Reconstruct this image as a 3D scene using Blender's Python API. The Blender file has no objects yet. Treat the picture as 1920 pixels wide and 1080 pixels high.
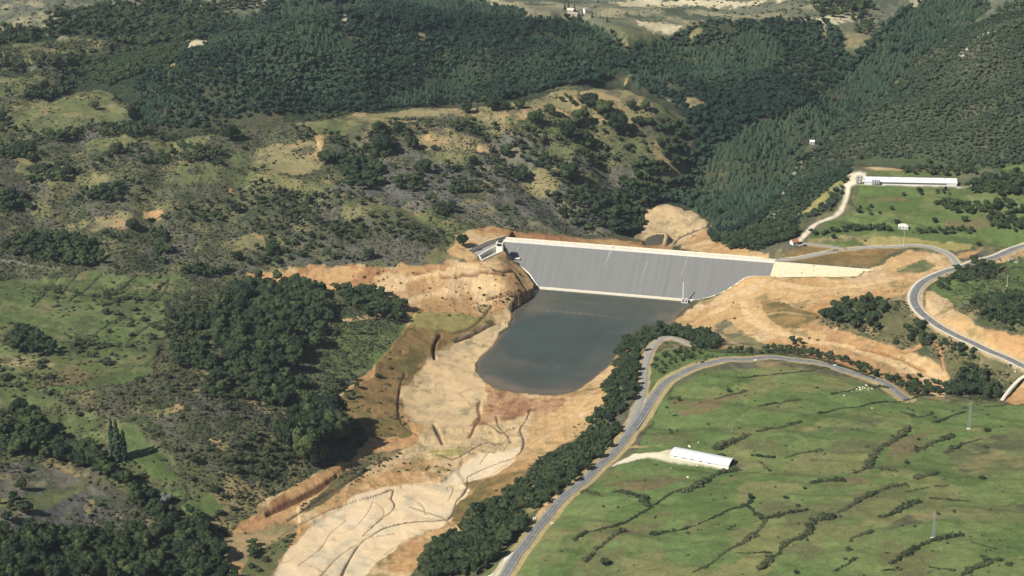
import bpy, bmesh, math, random
import numpy as np
from mathutils import Vector, Matrix
random.seed(7); RNG = np.random.default_rng(11)
S = bpy.context.scene
COL = S.collection
R = math.radians

# ------------------------------------------------------------------ camera
CAM_H = 660.0; PITCH = R(19.5); FOC = 3500.0          # metres above the water, tilt, focal length in photo pixels
cp_, sp_ = math.cos(PITCH), math.sin(PITCH)
cam = bpy.data.cameras.new('camera'); cam_o = bpy.data.objects.new('camera', cam); COL.objects.link(cam_o)
cam_o.location = (0, 0, CAM_H); cam_o.rotation_euler = (R(90) - PITCH, 0, 0)
cam.sensor_width = 36; cam.lens = 36 * FOC / 1920; cam.clip_start = 5; cam.clip_end = 40000
S.camera = cam_o

def ray(px, py):
    px = np.asarray(px, float); py = np.asarray(py, float)
    u = (px - 960) / FOC; v = (540 - py) / FOC
    return np.stack([u, cp_ + v * sp_, -sp_ + v * cp_], -1)
def at_z(px, py, z):                                   # sight line met with a level plane
    d = ray(px, py); t = (np.asarray(z, float) - CAM_H) / d[..., 2]
    p = d * t[..., None]; p[..., 2] += CAM_H
    return p

# ------------------------------------------------------------------ noise
_T = RNG.random((16, 256, 256)).astype(np.float32)
def vnoise(x, y, seed=0):
    T = _T[seed % 16]
    xf = np.floor(x); yf = np.floor(y)
    xi = xf.astype(np.int64); yi = yf.astype(np.int64)
    fx = (x - xf).astype(np.float32); fy = (y - yf).astype(np.float32)
    fx = fx * fx * (3 - 2 * fx); fy = fy * fy * (3 - 2 * fy)
    x0 = xi & 255; x1 = (xi + 1) & 255; y0 = yi & 255; y1 = (yi + 1) & 255
    a = T[y0, x0]; b = T[y0, x1]; c = T[y1, x0]; d = T[y1, x1]
    return (a + (b - a) * fx) * (1 - fy) + (c + (d - c) * fx) * fy
def fbm(x, y, wl, oct=4, seed=0, gain=.5):             # about -1..1
    s = 0; amp = 1; tot = 0
    ca, sa = .8, .6
    for o in range(oct):
        s = s + amp * (vnoise(x / wl + 17.3 * o, y / wl - 9.1 * o, seed + o) * 2 - 1)
        tot += amp; amp *= gain; wl *= .5
        x, y = ca * x - sa * y, sa * x + ca * y
    return s / tot * 1.6
def ridged(x, y, wl, oct=3, seed=0):
    s = 0; amp = 1; tot = 0
    for o in range(oct):
        s = s + amp * (1 - np.abs(vnoise(x / wl + 5.3 * o, y / wl + 3.7 * o, seed + o) * 2 - 1)); tot += amp; amp *= .5; wl *= .5
    return s / tot
def smooth(a, b, x):
    t = np.clip((x - a) / (b - a), 0, 1); return t * t * (3 - 2 * t)

# ------------------------------------------------------------------ relief: heights given where the photograph shows them
CP = """930 745 .3;900 800 2;800 880 4;700 960 7;560 1060 10;640 1085 10;1110 700 0;1130 725 5;1000 790 1.5;940 860 3;860 960 6;770 1040 9
1150 690 6;1100 790 9;1050 850 10;960 935 11;850 1005 12;770 1075 13;1215 755 28;1180 820 28;1100 895 29;1010 985 30;950 1060 31;1195 740 25
1240 720 29;1290 690 31;1350 676 32;1430 670 33;1500 676 34;1600 703 36;1690 740 38;1205 700 25;1240 645 23;1300 643 20;1280 600 1;1350 600 8;1400 580 14;1360 560 8
1330 650 10;1420 640 14;1500 600 27;1550 650 20;1700 690 23;1760 725 24;1620 590 35;1700 620 37;1650 700 25;1640 560 38;1250 600 0
1920 690 50;1830 645 49;1760 615 48;1712 590 47;1705 560 46;1720 540 45;1770 512 44;1830 490 43;1920 465 44;1600 463 40;1540 468 38;1500 478 37.5;1700 460 41;1780 470 43
1850 560 62;1900 600 70;1900 520 58;1800 560 56;1490 455 40;1650 440 45;1700 380 54;1700 347 61;1900 400 62;1620 346 61;1800 349 61;1650 326 63;1780 328 64;1650 305 74;1900 335 80;1550 440 42;1560 400 46
1900 250 120;1900 150 190;1900 50 265;1700 200 125;1600 270 70;1540 330 58;1480 400 38;1440 440 28;1800 250 110;1780 130 150
1220 454 -14;1300 430 -8;1340 400 2;1450 330 22;1530 285 38;1620 190 70;1700 120 100;1800 50 140;1400 380 12;1380 460 20;1330 470 10
1260 400 0;1210 432 -10;1300 300 35;1250 250 68;1180 180 115;1200 130 140;1400 250 70;1500 180 95;1400 150 125;1330 340 15
1100 420 18;1000 420 34;900 420 40;850 440 42;1150 400 14;960 436 36;1060 442 26;800 300 72;950 280 76;1100 300 56;1150 190 112;1000 205 104;700 250 92;550 240 104;400 260 94;1180 330 28
850 180 92;850 205 100;640 207 98;640 222 108;850 120 150;700 60 240;650 20 285;850 30 255;1000 40 235;1150 62 205;1200 28 165;1500 30 190;1400 8 205;1300 52 190;1450 60 175;1560 60 160;450 150 190;340 104 200;430 88 245;527 72 262;590 50 285;527 63 118;430 78 112;340 94 110;600 42 125;430 30 130;330 60 118;400 200 112;300 160 135;520 90 220
150 170 122;200 200 116;100 230 98;250 330 82;60 130 120;50 50 165;200 70 150;500 10 150;300 40 130;230 150 115;20 260 88
50 330 80;200 400 66;100 455 54;300 470 52;500 380 62;650 380 66;500 480 46;700 440 50;780 470 43;850 488 37
480 512 37;600 505 36;480 540 30;600 545 22;700 560 21;850 540 20;900 505 33;950 535 22;990 545 3;965 505 28;920 490 34;930 474 35
960 582 .3;880 560 8;780 562 14;850 600 9;930 600 1.5;760 592 20;830 640 7;935 640 .6;890 690 .6;902 722 .6;760 760 4.5;820 790 3.5;700 760 17;700 700 21;650 780 15;640 735 22;720 850 6;660 862 9;600 905 13;540 955 12;480 1010 12;420 1035 13
600 600 38;700 590 29;450 600 46;400 700 48;550 700 33;600 780 27;640 825 17;100 560 56;300 540 52;200 650 59;50 700 66;20 600 60
200 760 60;300 830 51;230 860 52;400 780 50;400 880 38;500 850 32;480 920 23;100 800 54;150 860 44;250 920 34;330 970 24;390 1005 16;60 930 50;150 1000 40;250 1040 33;50 1070 56;350 1065 21
1250 730 30;1300 760 34;1400 720 36;1500 740 41;1600 742 43;1690 758 46;1800 764 50;1900 770 53;1745 747 47;1850 712 37;1890 742 40;1800 700 33;1257 858 40;1310 866 40;1367 875 40;1385 862 41.5;1270 842 40.5;1450 860 47;1600 850 57;1800 850 66;1900 900 76;1100 1000 40;1300 1000 54;1500 1000 67;1700 1000 80;1900 1050 95;1050 1070 38
-250 1200 90;-250 900 80;-250 600 75;-250 400 85;-250 200 110;-300 50 170;2200 1100 120;2200 800 85;2200 650 75;2200 500 70;2200 350 105;2200 200 190;2200 60 290
600 1250 14;1000 1250 50;1500 1250 95;200 1250 65;-100 0 180;300 -40 190;700 -60 230;1100 -60 190;1500 -60 215;1850 -40 290;1500 -130 240;700 -130 260;200 -130 230;1900 -130 330;-200 -130 240;2200 -130 340;960 -200 300"""
CP = np.array([[float(v) for v in s.split()] for s in CP.replace('\n', ';').split(';') if s.strip()])
CP[:, 2] = np.where(CP[:, 2] > 90, 90 + (CP[:, 2] - 90) * .36, CP[:, 2])
CPW = at_z(CP[:, 0], CP[:, 1], CP[:, 2])
_s = 400.0
cx, cy = CPW[:, 0] / _s, CPW[:, 1] / _s
def _phi(r): return r ** 1.5
N = len(CP)
A_ = np.zeros((N + 3, N + 3)); rr = np.hypot(cx[:, None] - cx, cy[:, None] - cy)
A_[:N, :N] = -_phi(rr) ; A_[:N, :N] += np.eye(N) * .004
A_[:N, N] = 1; A_[:N, N + 1] = cx; A_[:N, N + 2] = cy; A_[N:, :N] = A_[:N, N:].T
W_ = np.linalg.solve(A_, np.concatenate([CPW[:, 2], [0, 0, 0]]))

# the ground is one sheet whose mesh gets coarser with distance
NA, NR = 1500, 1120
AZ0, AZ1 = R(-22.5), R(22.5)
AZ = np.linspace(AZ0, AZ1, NA)
DEP = np.linspace(math.atan(600 / 830.), math.atan(600 / 6500.), NR)
RAD = 600 / np.tan(DEP)
GX = (np.sin(AZ)[None] * RAD[:, None]); GY = (np.cos(AZ)[None] * RAD[:, None])
def rbf(x, y):
    x = x / _s; y = y / _s; out = np.empty(x.shape)
    for k in range(len(x)):
        out[k] = -(_phi(np.hypot(x[k][:, None] - cx, y[k][:, None] - cy)) @ W_[:N]) + W_[N] + W_[N + 1] * x[k] + W_[N + 2] * y[k]
    return out
st = 5
ci = np.arange(0, NR + st, st).clip(0, NR - 1); cj = np.arange(0, NA + st, st).clip(0, NA - 1)
ci = np.unique(ci); cj = np.unique(cj)
zc_ = rbf(GX[np.ix_(ci, cj)], GY[np.ix_(ci, cj)])
tmp = np.stack([np.interp(np.arange(NR), ci, zc_[:, k]) for k in range(len(cj))], 1)
GZ = np.stack([np.interp(np.arange(NA), cj, tmp[k]) for k in range(NR)], 0)
def blur(a, n):
    for _ in range(n):
        a = np.pad(a, 1, mode='edge')
        a = (a[1:-1, :-2] + 2 * a[1:-1, 1:-1] + a[1:-1, 2:]) / 4
        a = np.pad(a, 1, mode='edge'); a = (a[:-2, 1:-1] + 2 * a[1:-1, 1:-1] + a[2:, 1:-1]) / 4
    return a
GZ = blur(GZ, 8)

def gidx(x, y):                                       # world -> fractional grid index
    r = np.hypot(x, y); a = np.arctan2(x, y)
    j = (a - AZ0) / (AZ1 - AZ0) * (NA - 1)
    i = (math.atan(600 / 830.) - np.arctan(600 / r)) / (DEP[0] - DEP[-1]) * (NR - 1)
    return i, j
def bil(G, i, j):
    i = np.clip(i, 0, NR - 1.001); j = np.clip(j, 0, NA - 1.001)
    i0 = i.astype(int); j0 = j.astype(int); fi = i - i0; fj = j - j0
    return (G[i0, j0] * (1 - fj) + G[i0, j0 + 1] * fj) * (1 - fi) + (G[i0 + 1, j0] * (1 - fj) + G[i0 + 1, j0 + 1] * fj) * fi
def hz(x, y): return bil(GZ, *gidx(np.asarray(x, float), np.asarray(y, float)))
def at(px, py):                                       # where a sight line meets the ground
    px = np.atleast_1d(np.asarray(px, float)); py = np.atleast_1d(np.asarray(py, float))
    d = ray(px, py); az = np.arctan2(d[:, 0], d[:, 1]); m = -d[:, 2] / np.hypot(d[:, 0], d[:, 1])
    j = np.clip((az - AZ0) / (AZ1 - AZ0) * (NA - 1), 0, NA - 1.001); j0 = j.astype(int); f = (j - j0)
    out = np.empty((len(px), 3))
    for s in range(0, len(px), 4000):
        sl = slice(s, s + 4000)
        z = GZ[:, j0[sl]] * (1 - f[sl]) + GZ[:, j0[sl] + 1] * f[sl]
        diff = z - (CAM_H - RAD[:, None] * m[sl])
        hit = diff >= 0
        i = np.argmax(hit, 0); i[~hit.any(0)] = NR - 1; i = np.maximum(i, 1)
        k = np.arange(len(i)); a = diff[i - 1, k]; b = diff[i, k]
        t = np.clip(-a / np.where(np.abs(b - a) < 1e-9, 1, b - a), 0, 1)
        r = RAD[i - 1] + (RAD[i] - RAD[i - 1]) * t
        out[sl] = np.stack([np.sin(az[sl]) * r, np.cos(az[sl]) * r, CAM_H - r * m[sl]], 1)
    return out
def pts(s):
    return np.array([[float(v) for v in p.split()] for p in s.strip().rstrip(';').split(';')])
def dens(P, step, closed=False):
    Q = np.vstack([P, P[:1]]) if closed else P
    out = []
    for a, b in zip(Q[:-1], Q[1:]):
        n = max(1, int(np.hypot(*(b - a)[:2]) / step))
        out.append(a + (b - a) * np.linspace(0, 1, n, endpoint=False)[:, None])
    if not closed: out.append(Q[-1:])
    return np.vstack(out)
def catmull(P, step):
    P = np.vstack([2 * P[0] - P[1], P, 2 * P[-1] - P[-2]]); out = []
    for k in range(1, len(P) - 2):
        n = max(2, int(np.linalg.norm(P[k + 1] - P[k]) / step)); t = np.linspace(0, 1, n, endpoint=False)[:, None]
        p0, p1, p2, p3 = P[k - 1:k + 3]
        out.append(.5 * (2 * p1 + (p2 - p0) * t + (2 * p0 - 5 * p1 + 4 * p2 - p3) * t * t + (3 * p1 - p0 - 3 * p2 + p3) * t ** 3))
    out.append(P[-2:-1]); return np.vstack(out)
def wpoly(s):                                         # outline seen in the photo -> outline on the ground
    P = dens(pts(s), 12, True); return at(P[:, 0], P[:, 1])[:, :2]
def pip(px, py, poly):                                # point in polygon, any array shape
    ins = np.zeros(px.shape, bool)
    x0, y0 = poly[:, 0], poly[:, 1]; x1, y1 = np.roll(x0, -1), np.roll(y0, -1)
    for a, b, c, d in zip(x0, y0, x1, y1):
        if b == d: continue
        ins ^= ((b > py) != (d > py)) & (px < (c - a) * (py - b) / (d - b) + a)
    return ins
def region(poly, warp=0., wl=40., seed=3, soft=0):
    """grid slice and weights of the ground vertices inside a world outline; warp (grid cells) makes the border ragged"""
    i, j = gidx(poly[:, 0], poly[:, 1]); gp = np.stack([j, i], 1)
    w = int(warp * 2 + 2)
    i0 = int(max(0, i.min() - w)); i1 = int(min(NR, i.max() + w + 1)); j0 = int(max(0, j.min() - w)); j1 = int(min(NA, j.max() + w + 1))
    sl = (slice(i0, i1), slice(j0, j1))
    J, I = np.meshgrid(np.arange(j0, j1, dtype=float), np.arange(i0, i1, dtype=float))
    if J.size == 0: return sl, np.zeros(J.shape, np.float32)
    if warp:
        X = GX[sl]; Y = GY[sl]
        J = J + warp * fbm(X, Y, wl, 4, seed, .6); I = I + .6 * warp * fbm(X + 500, Y, wl, 4, seed + 4, .6)
    m = pip(J, I, gp).astype(np.float32)
    if soft: m = blur(m, soft)
    return sl, m
def linedist(P, width):
    """bounding slice of a world polyline, the distance of its ground vertices in metres, and the height along the line"""
    i, j = gidx(P[:, 0], P[:, 1])
    r = np.hypot(P[:, 0], P[:, 1])
    DJ = width / (r * (AZ1 - AZ0) / (NA - 1)) + 2
    DI = width / np.maximum(.3, (r * r + 360000) / 600 * (DEP[0] - DEP[-1]) / NR) + 2
    i0 = int(np.clip((i - DI).min(), 0, NR - 1)); i1 = int(np.clip((i + DI).max() + 2, 1, NR)); j0 = int(np.clip((j - DJ).min(), 0, NA - 1)); j1 = int(np.clip((j + DJ).max() + 2, 1, NA))
    D = np.full((i1 - i0, j1 - j0), 1e9, np.float32); Z = np.zeros(D.shape, np.float32)
    for k in range(len(P) - 1):
        a, b = P[k], P[k + 1]; di = max(DI[k], DI[k + 1]); dj = max(DJ[k], DJ[k + 1])
        a0 = max(i0, int(min(i[k], i[k + 1]) - di)); a1 = min(i1, int(max(i[k], i[k + 1]) + di + 2))
        b0 = max(j0, int(min(j[k], j[k + 1]) - dj)); b1 = min(j1, int(max(j[k], j[k + 1]) + dj + 2))
        if a1 <= a0 or b1 <= b0: continue
        X = GX[a0:a1, b0:b1]; Y = GY[a0:a1, b0:b1]; q = (slice(a0 - i0, a1 - i0), slice(b0 - j0, b1 - j0))
        ab = b[:2] - a[:2]; L = float(ab @ ab) or 1e-9
        t = np.clip(((X - a[0]) * ab[0] + (Y - a[1]) * ab[1]) / L, 0, 1)
        d = np.hypot(X - a[0] - ab[0] * t, Y - a[1] - ab[1] * t)
        m = d < D[q]; D[q][m] = d[m]
        if P.shape[1] > 2: Z[q][m] = (a[2] + (b[2] - a[2]) * t)[m]
    return (slice(i0, i1), slice(j0, j1)), D, Z
# ------------------------------------------------------------------ shaping the ground
rough = fbm(GX, GY, 120, 5, 1, .52)
GZ += 3.2 * rough
far_w = smooth(2150, 2700, GY)
GZ += far_w * 15 * fbm(GX, GY, 240, 4, 5, .5)
NB = .7 * fbm(GX, GY, 14, 3, 8, .55)
def lin(c, k=1.0):
    c = np.array(c, float) / 255
    return np.where(c < .04045, c / 12.92, ((c + .055) / 1.055) ** 2.4) * k
KA = .78
ALB = np.zeros((NR, NA, 3), np.float32); CLS = np.zeros((NR, NA), np.int8); BUMP = np.full((NR, NA), .5, np.float32)
SCRUB, MEADOW, SOIL, SILT, ROAD, FOREST, DRY, GREY = range(8)

def mixc(X, Y, cols, wl, seed, sharp=.16):
    """patchwork of earth and plant colours"""
    out = np.zeros(X.shape + (3,), np.float32) + lin(cols[0], KA)
    for k, (c, thr, w) in enumerate(cols[1:] if isinstance(cols[1][0], tuple) else []):
        m = smooth(thr - sharp, thr + sharp, fbm(X, Y, wl * w, 5, seed + k * 2, .62))[..., None]
        out = out * (1 - m) + lin(c, KA) * m
    return out
PAL = {
 'mound': [(214, 184, 138), ((206, 178, 134), .0, 1.), ((220, 188, 140), .2, 1.3), ((190, 166, 126), .34, .4), ((160, 144, 108), .5, .35)],
 'brush': [(110, 106, 72), ((100, 102, 66), .05, .8), ((128, 118, 84), .2, .5), ((150, 130, 92), .45, .5)],
 'pasture': [(106, 120, 72), ((98, 112, 66), .05, .8), ((118, 124, 80), .2, .5), ((94, 102, 64), .24, .3), ((130, 124, 86), .5, .6)],
 'scrub': [(106, 106, 72), ((110, 116, 74), .08, 1.6), ((104, 100, 80), .1, .8), ((150, 134, 94), .36, .7), ((84, 90, 60), .3, .3)],
 'heath': [(102, 102, 76), ((108, 103, 90), .04, 1.), ((124, 120, 82), .25, .6), ((80, 86, 60), .26, .25)],
 'grey': [(118, 113, 98), ((110, 106, 98), .05, 1.), ((138, 128, 98), .3, .5), ((88, 94, 70), .28, .25)],
 'meadow': [(110, 127, 74), ((119, 131, 78), .0, 1.2), ((101, 118, 67), .15, .5), ((130, 130, 82), .42, .6), ((112, 114, 74), .5, .9)],
 'meadow2': [(102, 119, 67), ((94, 110, 62), .1, 1.), ((116, 122, 76), .3, .6)],
 'olive': [(122, 124, 80), ((110, 116, 74), .1, 1.), ((140, 132, 90), .3, .6), ((98, 100, 70), .3, .3)],
 'tan': [(154, 142, 100), ((138, 132, 90), .15, 1.), ((184, 156, 112), .3, .5), ((118, 110, 84), .34, .3)],
 'brown': [(118, 116, 76), ((128, 114, 80), .15, 1.), ((110, 118, 70), .12, .4)],
 'soil': [(208, 171, 119), ((200, 158, 107), .08, 1.4), ((216, 184, 138), .22, 1.), ((186, 146, 100), .4, .4), ((162, 140, 96), .5, .5)],
 'red': [(194, 150, 102), ((204, 162, 112), .1, 1.), ((170, 126, 86), .28, .5)],
 'mud': [(180, 136, 96), ((194, 154, 112), .1, 1.), ((158, 118, 84), .28, .4)],
 'silt': [(228, 204, 167), ((220, 199, 164), .0, 1.), ((230, 202, 160), .2, 1.3), ((206, 187, 153), .36, .3)],
 'drygrass': [(152, 124, 80), ((136, 112, 72), .05, 1.), ((164, 132, 84), .2, .6), ((120, 108, 66), .3, .4)],
 'pale': [(214, 200, 162), ((196, 184, 148), .2, 1.)],
 'plain': [(120, 122, 98), ((136, 130, 104), .05, 1.4), ((104, 108, 90), .08, .5), ((164, 154, 120), .38, .6), ((86, 94, 74), .35, .3)],
 'floor': [(58, 70, 50), ((74, 78, 56), .15, 1.), ((96, 92, 66), .45, .6)],
 'thicket': [(74, 88, 58), ((84, 92, 64), .1, 1.), ((100, 98, 74), .4, .7)],
 'yellow': [(168, 154, 96), ((150, 144, 86), .1, 1.)],
 'white': [(226, 214, 184), ((214, 196, 160), .2, .6)],
}
def paint(s, pal, cls, warp=3., wl=40., seed=3, soft=1, pwl=60., bump=.5, rawpoly=None):
    poly = wpoly(s) if rawpoly is None else rawpoly
    sl, m = region(poly, warp, wl, seed, soft if warp < 1.1 else int(2 + warp))
    if not m.any(): return sl, m
    if warp >= 1.1:                                    # ragged, interfingering border
        n_ = .55 * fbm(GX[sl], GY[sl], 13, 3, seed + 1, .7) + .25 * fbm(GX[sl], GY[sl], 45, 2, seed + 2)
        m = smooth(.34, .66, m + n_ * 4 * m * (1 - m))
    c = mixc(GX[sl], GY[sl], PAL[pal], pwl, seed)
    ALB[sl] = ALB[sl] * (1 - m[..., None]) + c * m[..., None]
    CLS[sl][m > .5] = cls; BUMP[sl] = BUMP[sl] * (1 - m) + bump * m
    return sl, m
def carve(s, depth, width, pal=None, cls=None, jag=.5, step=6):
    P = catmull(pts(s), step); W = at(P[:, 0], P[:, 1])
    sl, D, _ = linedist(W, width * 3 + 3)
    wv = width * (1 + jag * fbm(GX[sl], GY[sl], 22, 3, 6, .6))
    k = np.exp(-(D / np.maximum(wv, .4)) ** 2)
    GZ[sl] -= depth * k
    if pal is not None:
        m = smooth(.25, .6, k)[..., None]; ALB[sl] = ALB[sl] * (1 - m) + lin(pal, KA) * m
    if cls is not None: CLS[sl][k > .4] = cls
def line_paint(s, width, pal, cls=None, edge=.6, amount=1.0):
    P = catmull(pts(s), 6); W = at(P[:, 0], P[:, 1])
    sl, D, _ = linedist(W, width * (1 + edge) + 3)
    D = D + 1.2 * fbm(GX[sl], GY[sl], 16, 3, 7, .6)
    m = (1 - smooth(width * (1 - edge), width * (1 + edge), D))[..., None] * amount
    ALB[sl] = ALB[sl] * (1 - m) + lin(pal, KA) * m
    if cls is not None: CLS[sl][m[..., 0] > .5] = cls

# ---- base cover: scrub everywhere, thinning to grey plains far off
ALB[:] = mixc(GX, GY, PAL['scrub'], 70, 2)
m = smooth(-.15, .25, fbm(GX, GY, 260, 3, 9))[..., None]
ALB[:] = ALB * (1 - m) + mixc(GX, GY, PAL['heath'], 60, 4) * m
m = smooth(2500, 2750, GY)[..., None]
ALB[:] = ALB * (1 - m) + mixc(GX, GY, PAL['plain'], 160, 6) * m
# broad country
paint("-60 0;330 0;360 40;300 70;210 60;150 75;100 110;0 130;-60 130", 'plain', GREY, pwl=70)
paint("-40 85;70 72;160 66;210 55;190 88;100 105;0 122;-40 125", 'olive', DRY)
paint("-40 130;60 124;112 160;30 178;-40 182", 'olive', DRY)
paint("-40 195;40 200;70 225;20 245;-40 250", 'olive', DRY)
paint("25 228;75 180;150 160;210 157;222 175;200 195;245 210;238 226;160 232;130 250;58 256", 'olive', MEADOW, 4)
paint("600 360;700 300;740 262;850 252;935 250;1045 250;1100 290;1200 330;1210 400;1160 440;1040 435;900 425;800 400;700 380", 'grey', GREY, 8)
paint("480 560;0 560;0 330;200 300;450 330;700 380;800 400;840 440;800 490;480 510", 'heath', SCRUB, 8, seed=5)
for s in ("290 258;400 250;372 276;285 286;268 270", "40 290;120 300;150 330;100 345;30 320", "150 262;230 255;260 268;190 285",
          "140 330;180 318;200 335;160 350", "420 290;470 275;480 300;440 312"): paint(s, 'olive', MEADOW, 4, 25)
paint("480 270;600 265;614 300;580 326;500 326;468 300", 'tan', MEADOW, 4)
paint("548 226;700 214;745 236;640 246;588 250", 'olive', MEADOW, 3)
paint("640 214;760 206;870 198;960 190;1050 170;1085 165;1085 195;1105 215;1000 216;930 228;870 212;780 222;700 232", 'tan', MEADOW, 3)
paint("1085 165;1160 155;1215 180;1235 215;1180 232;1110 216", 'tan', DRY, 4)
paint("330 318;420 310;560 330;650 350;600 362;450 352;350 345", 'olive', DRY, 6)
paint("120 415;210 405;260 395;240 430;150 432", 'tan', DRY, 6)
paint("395 450;480 440;500 462;430 476", 'tan', DRY, 5)
paint("640 385;720 385;820 400;810 420;700 402;640 400", 'olive', DRY, 5)
paint("765 262;830 245;930 258;900 292;830 290;780 282", 'tan', DRY, 4)
paint("935 250;1040 248;1046 262;990 288;985 302;945 292;925 266", 'grey', GREY, 2)
paint("1018 284;1060 268;1092 268;1102 282;1062 296;1020 298", 'olive', MEADOW, 2)
paint("800 285;905 285;905 305;860 310;800 300", 'olive', MEADOW, 3)
paint("975 312;1060 318;1045 350;985 356", 'tan', DRY, 4)
paint("1075 325;1120 320;1130 352;1090 352", 'olive', DRY, 3)
for s in ("795 248;812 250;806 270;796 268", "892 258;915 262;918 280;898 282", "590 255;612 255;610 278;594 276", "500 300;540 302;530 318", "420 345;450 340;455 352;425 356", "265 392;300 385;310 400;270 405"):
    paint(s, 'soil', SOIL, 4, 12)
# forests
F_BACK = "313 112;253 157;267 187;233 213;283 240;383 247;433 227;493 217;640 212;760 203;870 195;960 187;1050 165;1140 152;1165 132;1200 168;1262 196;1300 250;1290 300;1250 340;1200 380;1160 420;1150 442;1205 442;1215 385;1250 378;1295 392;1320 408;1335 415;1320 462;1400 452;1480 350;1500 292;1640 192;1720 110;1800 55;1900 5;1760 -20;1650 50;1600 110;1560 46;1500 32;1330 40;1290 52;1230 62;1180 72;1100 30;1000 18;900 -10;640 -60;520 0;400 50;350 85"
F_RIGHT = "1400 470;1480 350;1500 292;1640 192;1720 110;1800 55;1900 5;2150 -60;2150 330;1920 325;1850 318;1800 318;1760 300;1640 296;1600 302;1590 345;1562 400;1500 412;1482 440;1420 475"
paint(F_RIGHT, 'thicket', FOREST, 4, seed=6, pwl=90)
paint(F_BACK, 'floor', FOREST, 3, seed=4)
paint("-20 62;80 44;200 8;330 -8;440 36;350 78;250 84;130 62;60 80;-20 84", 'floor', FOREST, 8)
paint("-40 122;60 118;150 112;150 128;60 130;-40 134", 'floor', FOREST, 6)
paint("150 100;240 75;330 80;400 110;330 160;250 195;200 160;130 175;90 190;60 170;120 135", 'floor', FOREST, 5)
for s in ("347 74;392 77;396 86;412 88;350 98", "642 20;656 24;650 46;640 50"): paint(s, 'pale', SILT, .5)
paint("1181 119;1187 121;1178 132;1167 139;1170 131", 'tan', DRY, 1.2, 20)
for s in ("785 50;800 60;795 70;783 60", "820 75;840 85;850 96;830 88", "1290 55;1320 52;1316 58;1292 62", "1400 108;1450 106;1456 116;1410 116", "1465 92;1500 95;1490 102", "1280 160;1320 165;1330 185;1290 178", "1540 62;1560 62;1556 70", "590 10;605 2;600 14;585 18", "310 130;330 118;326 130;312 136"): paint(s, 'tan', DRY, 2, 25)
for s in ("1130 0;1500 0;1400 14;1300 10;1180 12", "1480 40;1540 30;1640 25;1560 46", "1190 42;1240 44;1300 50;1230 58", "460 8;500 0;490 10"): paint(s, 'pale', DRY, 3, 60)
# dam surroundings, bare earth
paint("1212 386;1250 378;1292 392;1320 410;1336 415;1332 426;1300 442;1290 458;1240 462;1190 448;1188 440;1208 415", 'mound', SOIL, 1.5, pwl=30)
paint("1275 465;1300 442;1332 430;1340 450;1380 458;1420 440;1400 468;1475 484;1460 492;1330 480", 'soil', SOIL, 2)
paint("880 432;920 424;990 438;1100 444;1180 452;1262 462;1262 474;1100 460;945 448;880 448", 'red', SOIL, 1)
paint("838 470;856 455;852 440;885 430;945 436;950 450;900 470;905 492;880 496", 'soil', SOIL, 2)
EARTH = "448 515;600 500;700 497;800 490;880 490;915 478;945 470;960 490;985 508;1006 536;985 562;945 572;960 584;960 604;930 632;900 652;888 690;905 715;930 726;1000 732;1078 732;1106 696;1150 668;1180 650;1150 730;1120 780;1090 815;1050 838;980 890;900 960;860 1005;800 1045;760 1090;400 1090;385 1030;440 995;475 975;480 945;545 918;600 885;640 872;705 845;690 830;650 780;632 740;690 700;740 650;770 612;762 580;720 562;640 548;560 532;480 530"
paint(EARTH, 'soil', SOIL, 2, seed=2, bump=1.)
paint("445 516;600 502;720 499;760 510;700 520;690 545;600 538;500 532", 'red', SOIL, 2, bump=1.)
paint("690 705;760 622;780 590;850 590;932 602;918 618;850 645;800 682;760 720;750 770;772 822;720 832;660 800;632 745", 'drygrass', DRY, 3)
paint("768 586;880 592;932 604;850 628;762 612", 'yellow', DRY, 3)
paint("690 830;780 818;800 830;720 850;640 890;560 950;470 1000;440 990;560 915;640 880", 'red', SOIL, 4, bump=1.)
paint("690 855;760 845;700 880;600 950;560 965;620 905", 'brush', DRY, 4)
paint("905 732;960 736;1002 750;1060 744;1045 770;985 800;930 782;890 830;860 850;880 790;905 760", 'mud', SOIL, 3, pwl=25)
paint("750 742;790 690;850 645;905 612;945 606;955 615;930 645;906 664;892 690;908 740;904 780;880 800;830 812;790 802;755 780", 'mound', SILT, 6, seed=7, pwl=40)
paint("520 1062;600 970;680 925;740 908;830 880;870 856;940 846;970 790;1002 772;986 832;960 872;880 920;852 960;830 986;760 1012;700 1060;650 1110;500 1110", 'silt', SILT, 4, seed=8, pwl=45)
paint("600 970;680 925;740 912;790 906;830 905;862 876;900 850;830 845;740 860;660 905;590 960", 'soil', SOIL, 2, seed=9, pwl=40)
paint("385 1030;440 1005;520 990;560 985;520 1060;480 1060;430 1050", 'tan', DRY, 3)
paint("470 1040;520 1010;560 1000;520 1062;500 1090;450 1090", 'brown', DRY, 4)
paint("860 905;980 880;1050 836;980 892;900 962;850 985;850 950;890 925", 'drygrass', SOIL, 3)
paint("790 800;880 800;960 785;1000 772;985 832;940 846;870 850;800 860;740 870;700 890;780 830", 'mound', SOIL, 6, seed=10)
paint("800 845;870 838;868 850;820 862", 'yellow', DRY, 3)
paint("1262 604;1310 570;1340 556;1400 520;1450 516;1600 520;1640 500;1700 468;1790 482;1795 500;1740 525;1705 545;1690 560;1640 558;1560 575;1530 602;1600 622;1700 652;1762 682;1782 702;1772 745;1690 735;1600 690;1500 662;1400 655;1350 662;1330 628;1280 618", 'soil', SOIL, 2, seed=12, pwl=45, bump=1.)
paint("1460 494;1540 474;1600 468;1690 466;1660 484;1640 498", 'drygrass', DRY, 1)
paint("1500 478;1470 476;1540 452;1560 455;1600 462", 'drygrass', DRY, 1)
paint("1290 630;1360 600;1420 640;1480 660;1400 662;1340 640", 'tan', DRY, 5)
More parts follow.
